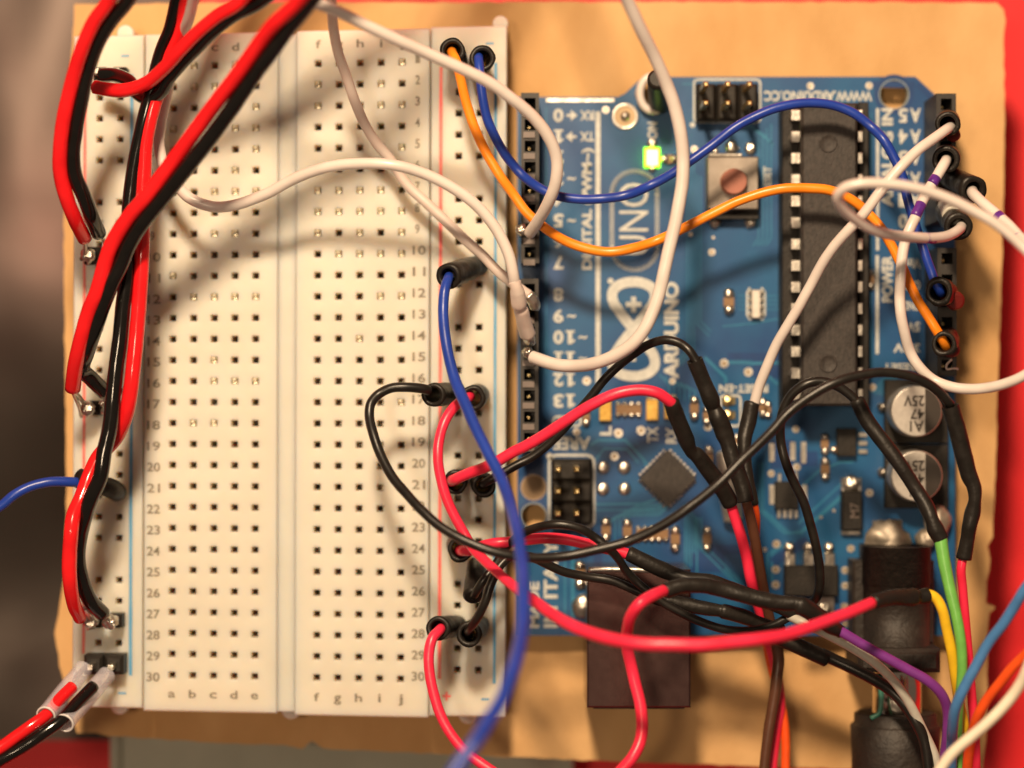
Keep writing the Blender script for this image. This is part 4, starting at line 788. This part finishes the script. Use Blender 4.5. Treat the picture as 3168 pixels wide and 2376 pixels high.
T_(t, 'brown_tail', 'brown', [(2308, 1545, 2.1), (2323, 1610, 2.0), (2338, 1680, 1.9), (2352, 1769, 1.7), (2364, 1830, 1.5), (2385, 1930, 1.3), (2408, 2030, 1.2, 18), (2403, 2100, 1.2, 18), (2394, 2170, 1.2, 17), (2380, 2251, 1.2, 17), (2368, 2340, 1.2, 16), (2362, 2400, 1.2, 16)], 16)
sleeve(t, (1497, 1502, 1.55), (1484, 1484, .92), 38, seed=25, r2=33)
t = wire('black wire making the widest loop, from row seventeen to the right edge sleeve', 'blkjump',
     [(1326, 1208, 1.9, 16), (1311, 1203, 1.95, 15.5), (1258, 1198, 2.0), (1210, 1201, 2.0), (1171, 1220, 2.0), (1148, 1248, 2.05), (1143, 1287, 2.1), (1153, 1340, 2.2), (1176, 1403, 2.3), (1215, 1475, 2.45), (1258, 1528, 2.6), (1306, 1580, 2.75), (1355, 1624, 2.85), (1427, 1668, 2.95), (1499, 1697, 3.0), (1572, 1716, 3.0), (1648, 1725, 2.95), (1745, 1721, 2.9), (1841, 1701, 2.9), (1938, 1677, 2.9), (2034, 1634, 2.95), (2110, 1585, 3.0), (2155, 1552, 3.0), (2227, 1494, 3.0), (2299, 1422, 2.95), (2348, 1374, 2.9), (2392, 1330, 2.85), (2440, 1277, 2.8), (2513, 1222, 2.8), (2585, 1184, 2.8), (2657, 1161, 2.75), (2730, 1153, 2.7), (2802, 1160, 2.65), (2860, 1182, 2.6), (2908, 1215, 2.5), (2940, 1252, 2.4)], 15.2, group=GJ)
mb = MB(); mb.ptube([(2940, 1256, 2.4, 27), (2961, 1330, 2.35, 27), (2980, 1403, 2.3, 27), (2998, 1470, 2.25, 26), (3013, 1506, 2.25, 23), (3016, 1545, 2.25, 20), (3008, 1590, 2.2, 25), (3000, 1625, 2.2, 23), (2993, 1665, 2.15, 22), (2982, 1728, 2.1, 24)], 26, inner=.86, rough=.05, n=24); mb.build('heat_shrink', 'shrink', t)
T_(t, 'red_tail', 'redwire', [(2980, 1720, 2.1), (2974, 1760, 2.1), (2977, 1817, 2.05), (2986, 1914, 2.0), (2996, 2010, 1.95), (3003, 2106, 1.9), (3008, 2179, 1.85), (3014, 2251, 1.8), (3018, 2330, 1.75), (3020, 2400, 1.7)], 14)
sleeve(t, (1340, 1222, 1.85), (1412, 1216, 1.0), 38, seed=28, r2=32)
t = wire('black wire turning at the chip end and joined by a sleeve to green wire', 'blkjump',
     [(2470, 1880, 1.2), (2515, 1862, 1.3), (2533, 1820, 1.5), (2535, 1760, 1.6), (2527, 1697, 1.7), (2508, 1624, 1.75), (2484, 1550, 1.8), (2450, 1480, 1.85), (2427, 1420, 1.9), (2416, 1369, 1.9), (2414, 1321, 1.95), (2424, 1268, 2.0), (2452, 1218, 2.05), (2493, 1188, 2.1), (2542, 1180, 2.1), (2590, 1195, 2.1), (2628, 1222, 2.1), (2655, 1248, 2.1)], 14.5, group=GJ)
T_(t, 'heat_shrink', 'shrink', [(2650, 1238, 2.1, 24), (2686, 1306, 2.1, 24), (2734, 1369, 2.15, 24), (2787, 1441, 2.2, 23), (2831, 1509, 2.2, 22), (2866, 1566, 2.25, 24), (2882, 1605, 2.3, 22), (2896, 1640, 2.3, 27), (2912, 1668, 2.3, 25)], 24, rough=.05)
T_(t, 'green_tail', 'green', [(2909, 1660, 2.3, 21), (2921, 1735, 2.35, 20), (2937, 1817, 2.4, 18.5), (2960, 1914, 2.45, 17), (2975, 2010, 2.45, 16), (2974, 2106, 2.4, 16), (2966, 2179, 2.3, 15.5), (2964, 2275, 2.1, 15), (2966, 2400, 2.0, 15)], 18)
GB = 'black sleeved wires bundled over the metal socket'
t = wire('red wire from rail row twenty four entering a fat black sleeve', 'redwire',
     [(1422, 1702, 1.35), (1432, 1703, 1.7), (1462, 1700, 1.8), (1494, 1689, 1.85), (1540, 1681, 1.9), (1581, 1676, 1.9), (1640, 1668, 1.95), (1696, 1665, 2.0), (1759, 1670, 2.0), (1807, 1681, 2.0), (1850, 1692, 2.0), (1900, 1702, 2.0), (1946, 1716, 2.0)], 17.5, group=GB)
T_(t, 'heat_shrink', 'shrink', [(1944, 1712, 2.0, 24), (2010, 1745, 2.0, 25), (2082, 1776, 2.0, 25), (2130, 1790, 2.05, 21), (2200, 1800, 2.05, 23), (2290, 1832, 2.05, 23), (2371, 1860, 2.0, 22), (2460, 1900, 1.9, 22)], 24, rough=.06)
sleeve(t, (1424, 1700, 1.6), (1417, 1680, .92), 40, seed=31, r2=34)
t = wire('red wire coming up from the bottom and curling right into the thickest black sleeve', 'redwire',
     [(1870, 2440, 2.7), (1928, 2376, 2.7), (1957, 2343, 2.7), (1979, 2299, 2.65), (1987, 2251, 2.6), (1981, 2184, 2.55), (1966, 2116, 2.5), (1952, 2058, 2.5), (1941, 2000, 2.6), (1942, 1947, 2.8), (1953, 1904, 3.0), (1978, 1869, 3.1), (2015, 1845, 3.0), (2054, 1828, 2.8)], 18.8, group=GB)
T_(t, 'heat_shrink', 'shrink', [(2058, 1828, 2.75, 25), (2110, 1812, 2.7, 25), (2180, 1812, 2.65, 24), (2227, 1822, 2.6, 25), (2299, 1841, 2.6, 25), (2371, 1858, 2.6, 26), (2426, 1866, 2.6, 24), (2458, 1866, 2.6, 23), (2480, 1874, 2.6, 29), (2520, 1900, 2.5, 29), (2570, 1936, 2.4, 25), (2600, 1955, 2.3, 20)], 25, rough=.07)
T_(t, 'purple_tail', 'purple', [(2590, 1947, 2.35), (2615, 1962, 2.35), (2657, 1986, 2.35), (2730, 2029, 2.35), (2802, 2068, 2.35), (2874, 2109, 2.35), (2914, 2152, 2.3), (2932, 2203, 2.2), (2930, 2275, 2.1), (2922, 2340, 2.0), (2916, 2410, 2.0)], 16)
t = wire('black wire arching over the red one from rail row twenty six', 'blkjump',
     [(1459, 1850, 1.5), (1468, 1838, 1.8), (1490, 1803, 1.9), (1530, 1750, 1.85), (1560, 1700, 1.85), (1600, 1662, 2.0), (1640, 1640, 2.15), (1690, 1625, 2.3), (1735, 1622, 2.35), (1793, 1634, 2.35), (1841, 1663, 2.3), (1875, 1690, 2.3), (1909, 1724, 2.2), (1935, 1762, 2.05), (1962, 1793, 2.0), (1995, 1822, 2.0), (2024, 1846, 2.0), (2058, 1868, 2.0), (2106, 1896, 2.0), (2179, 1928, 2.0), (2251, 1948, 2.0), (2323, 1950, 1.95), (2390, 1935, 1.9), (2450, 1905, 1.85)], 13.5, group=GB)
T_(t, 'heat_shrink', 'shrink', [(1476, 1750, 1.0, 30), (1470, 1790, 1.5, 31), (1462, 1845, 1.75, 31)], 31, rough=.08)
t = wire('black wire from rail row twenty eight into a glossy sleeve over the metal socket', 'blkjump',
     [(1450, 1962, 1.5), (1452, 1948, 1.9), (1475, 1915, 2.1), (1499, 1865, 2.2), (1523, 1800, 2.2), (1552, 1745, 2.15), (1590, 1718, 2.1), (1640, 1722, 2.0), (1690, 1745, 1.9), (1745, 1768, 1.85), (1817, 1784, 1.8), (1889, 1796, 1.8), (1947, 1818, 1.8), (2010, 1848, 1.8)], 14, group=GB)
T_(t, 'heat_shrink', 'shrink', [(1990, 1836, 1.8, 18), (2040, 1852, 1.8, 22), (2100, 1866, 1.8, 23), (2170, 1880, 1.8, 23), (2226, 1889, 1.8, 20), (2240, 1892, 1.8, 24), (2299, 1908, 1.75, 24), (2347, 1926, 1.7, 20), (2420, 1950, 1.6, 18)], 23, rough=.07)
sleeve(t, (1450, 1963, 1.8), (1482, 1938, .95), 39, seed=35, r2=34)
t = wire('short red wire dropping from rail row twenty eight and leaving at the bottom edge', 'redwire',
     [(1368, 1944, 1.5, 15.5), (1360, 1950, 1.9, 16), (1338, 1976, 2.0), (1327, 2024, 2.05), (1328, 2082, 2.1), (1341, 2145, 2.15), (1364, 2213, 2.2), (1394, 2270, 2.25), (1437, 2323, 2.3), (1495, 2366, 2.35), (1560, 2410, 2.4)], 16.5, group=GJ)
sleeve(t, (1354, 1944, 1.85), (1412, 1936, .95), 38, seed=37, r2=32)
GC = 'loose cable ends gathered at the bottom right corner'
t = wire('black wire with stepped sleeve passing over the power plug at the bottom', 'blkjump',
     [(2540, 2022, 1.5), (2571, 2036, 1.5), (2633, 2066, 1.55), (2706, 2103, 1.65), (2763, 2142, 1.75), (2802, 2184, 1.8), (2831, 2227, 1.85), (2855, 2275, 1.85), (2867, 2328, 1.85), (2876, 2410, 1.85)], 19, group=GC)
T_(t, 'heat_shrink', 'shrink', [(2330, 1948, 1.5, 20), (2400, 1970, 1.5, 24), (2460, 1995, 1.5, 25), (2558, 2040, 1.5, 25)], 24, rough=.05)
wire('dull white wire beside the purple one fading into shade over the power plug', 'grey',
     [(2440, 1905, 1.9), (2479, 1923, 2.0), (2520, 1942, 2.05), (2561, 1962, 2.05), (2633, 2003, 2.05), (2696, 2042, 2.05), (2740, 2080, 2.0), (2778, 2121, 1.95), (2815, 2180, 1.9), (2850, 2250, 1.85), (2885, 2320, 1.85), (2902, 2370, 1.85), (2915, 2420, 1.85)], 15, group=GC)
wire('light blue wire entering from the right edge and bending down at the corner', 'ltblue',
     [(3215, 1765, 3.4), (3168, 1827, 3.3), (3139, 1875, 3.2), (3101, 1933, 3.1), (3057, 1991, 3.0), (3019, 2063, 2.95), (2980, 2135, 2.9), (2956, 2193, 2.8), (2948, 2251, 2.6), (2944, 2309, 2.3), (2942, 2400, 2.1)], 17, group=GC)
wire('bright orange red wire curving in from the right edge above the cream wire', 'ored',
     [(3230, 1975, 3.4), (3168, 2030, 3.2), (3130, 2070, 3.1), (3091, 2116, 3.0), (3057, 2159, 2.9), (3028, 2210, 2.8), (3009, 2266, 2.6), (2998, 2323, 2.4), (2990, 2400, 2.2)], 16, group=GC)
wire('cream wire lying on top of all others in the bottom right corner', 'cream',
     [(3220, 1960, 3.6), (3178, 2070, 3.6), (3160, 2110, 3.55), (3130, 2155, 3.5), (3081, 2210, 3.5), (3028, 2258, 3.5), (2975, 2304, 3.5), (2937, 2340, 3.5), (2905, 2385, 3.5), (2880, 2440, 3.5)], 17.5, group=GC)
# red and black leads with clear sleeves
t = thing('power_lead_pair', (310, 2060, .9), 'red and black lead ends in clear plastic sleeves at bottom left', 'leads')
T_(t, 'red_wire', 'redcord', [(-80, 2355, 2.6), (0, 2314, 2.5), (48, 2280, 2.45), (96, 2246, 2.4), (143, 2212, 2.3), (183, 2165, 2.1), (224, 2125, 1.9)], 19.5)
T_(t, 'black_wire', 'blkwire', [(-80, 2400, 2.6), (0, 2352, 2.5), (72, 2310, 2.45), (135, 2268, 2.4), (193, 2225, 2.3), (241, 2172, 2.1), (290, 2122, 1.9)], 19.5)
for a, b in (((143, 2213, 2.3), (258, 2070, 1.35)), ((200, 2236, 2.3), (330, 2088, 1.35))):
    mb = MB(); x0, y0, z0 = a; x1, y1, z1 = b
    mb.ptube([(x1, y1, z1, 28), ((x0 + x1) / 2, (y0 + y1) / 2, (z0 + z1) / 2, 31), (x0, y0, z0, 31)], 31, inner=.88, n=28); s_ = mb.build('clear_sleeve', 'clear', t)
    mb = MB(); dx, dy, dz = (x0 - x1) * .015, (y0 - y1) * .015, (z0 - z1) * .015; mb.ptube([(x0, y0, z0, 31.5), (x0 + dx, y0 + dy, z0 + dz, 31.5)], 31, inner=.84, n=28, sub=2); mb.build('sleeve_rim', 'rim', s_)
    T_(t, 'solder_end', 'solder', [(x1 - 30, y1 + 37, z1 + .25, 6), (x1 - 18, y1 + 22, z1 + .16, 9), (x1 + 2, y1 - 4, z1, 7)], 8)
pinblock(t, 288, 2058, s=30, z1=1.2, blob=False)
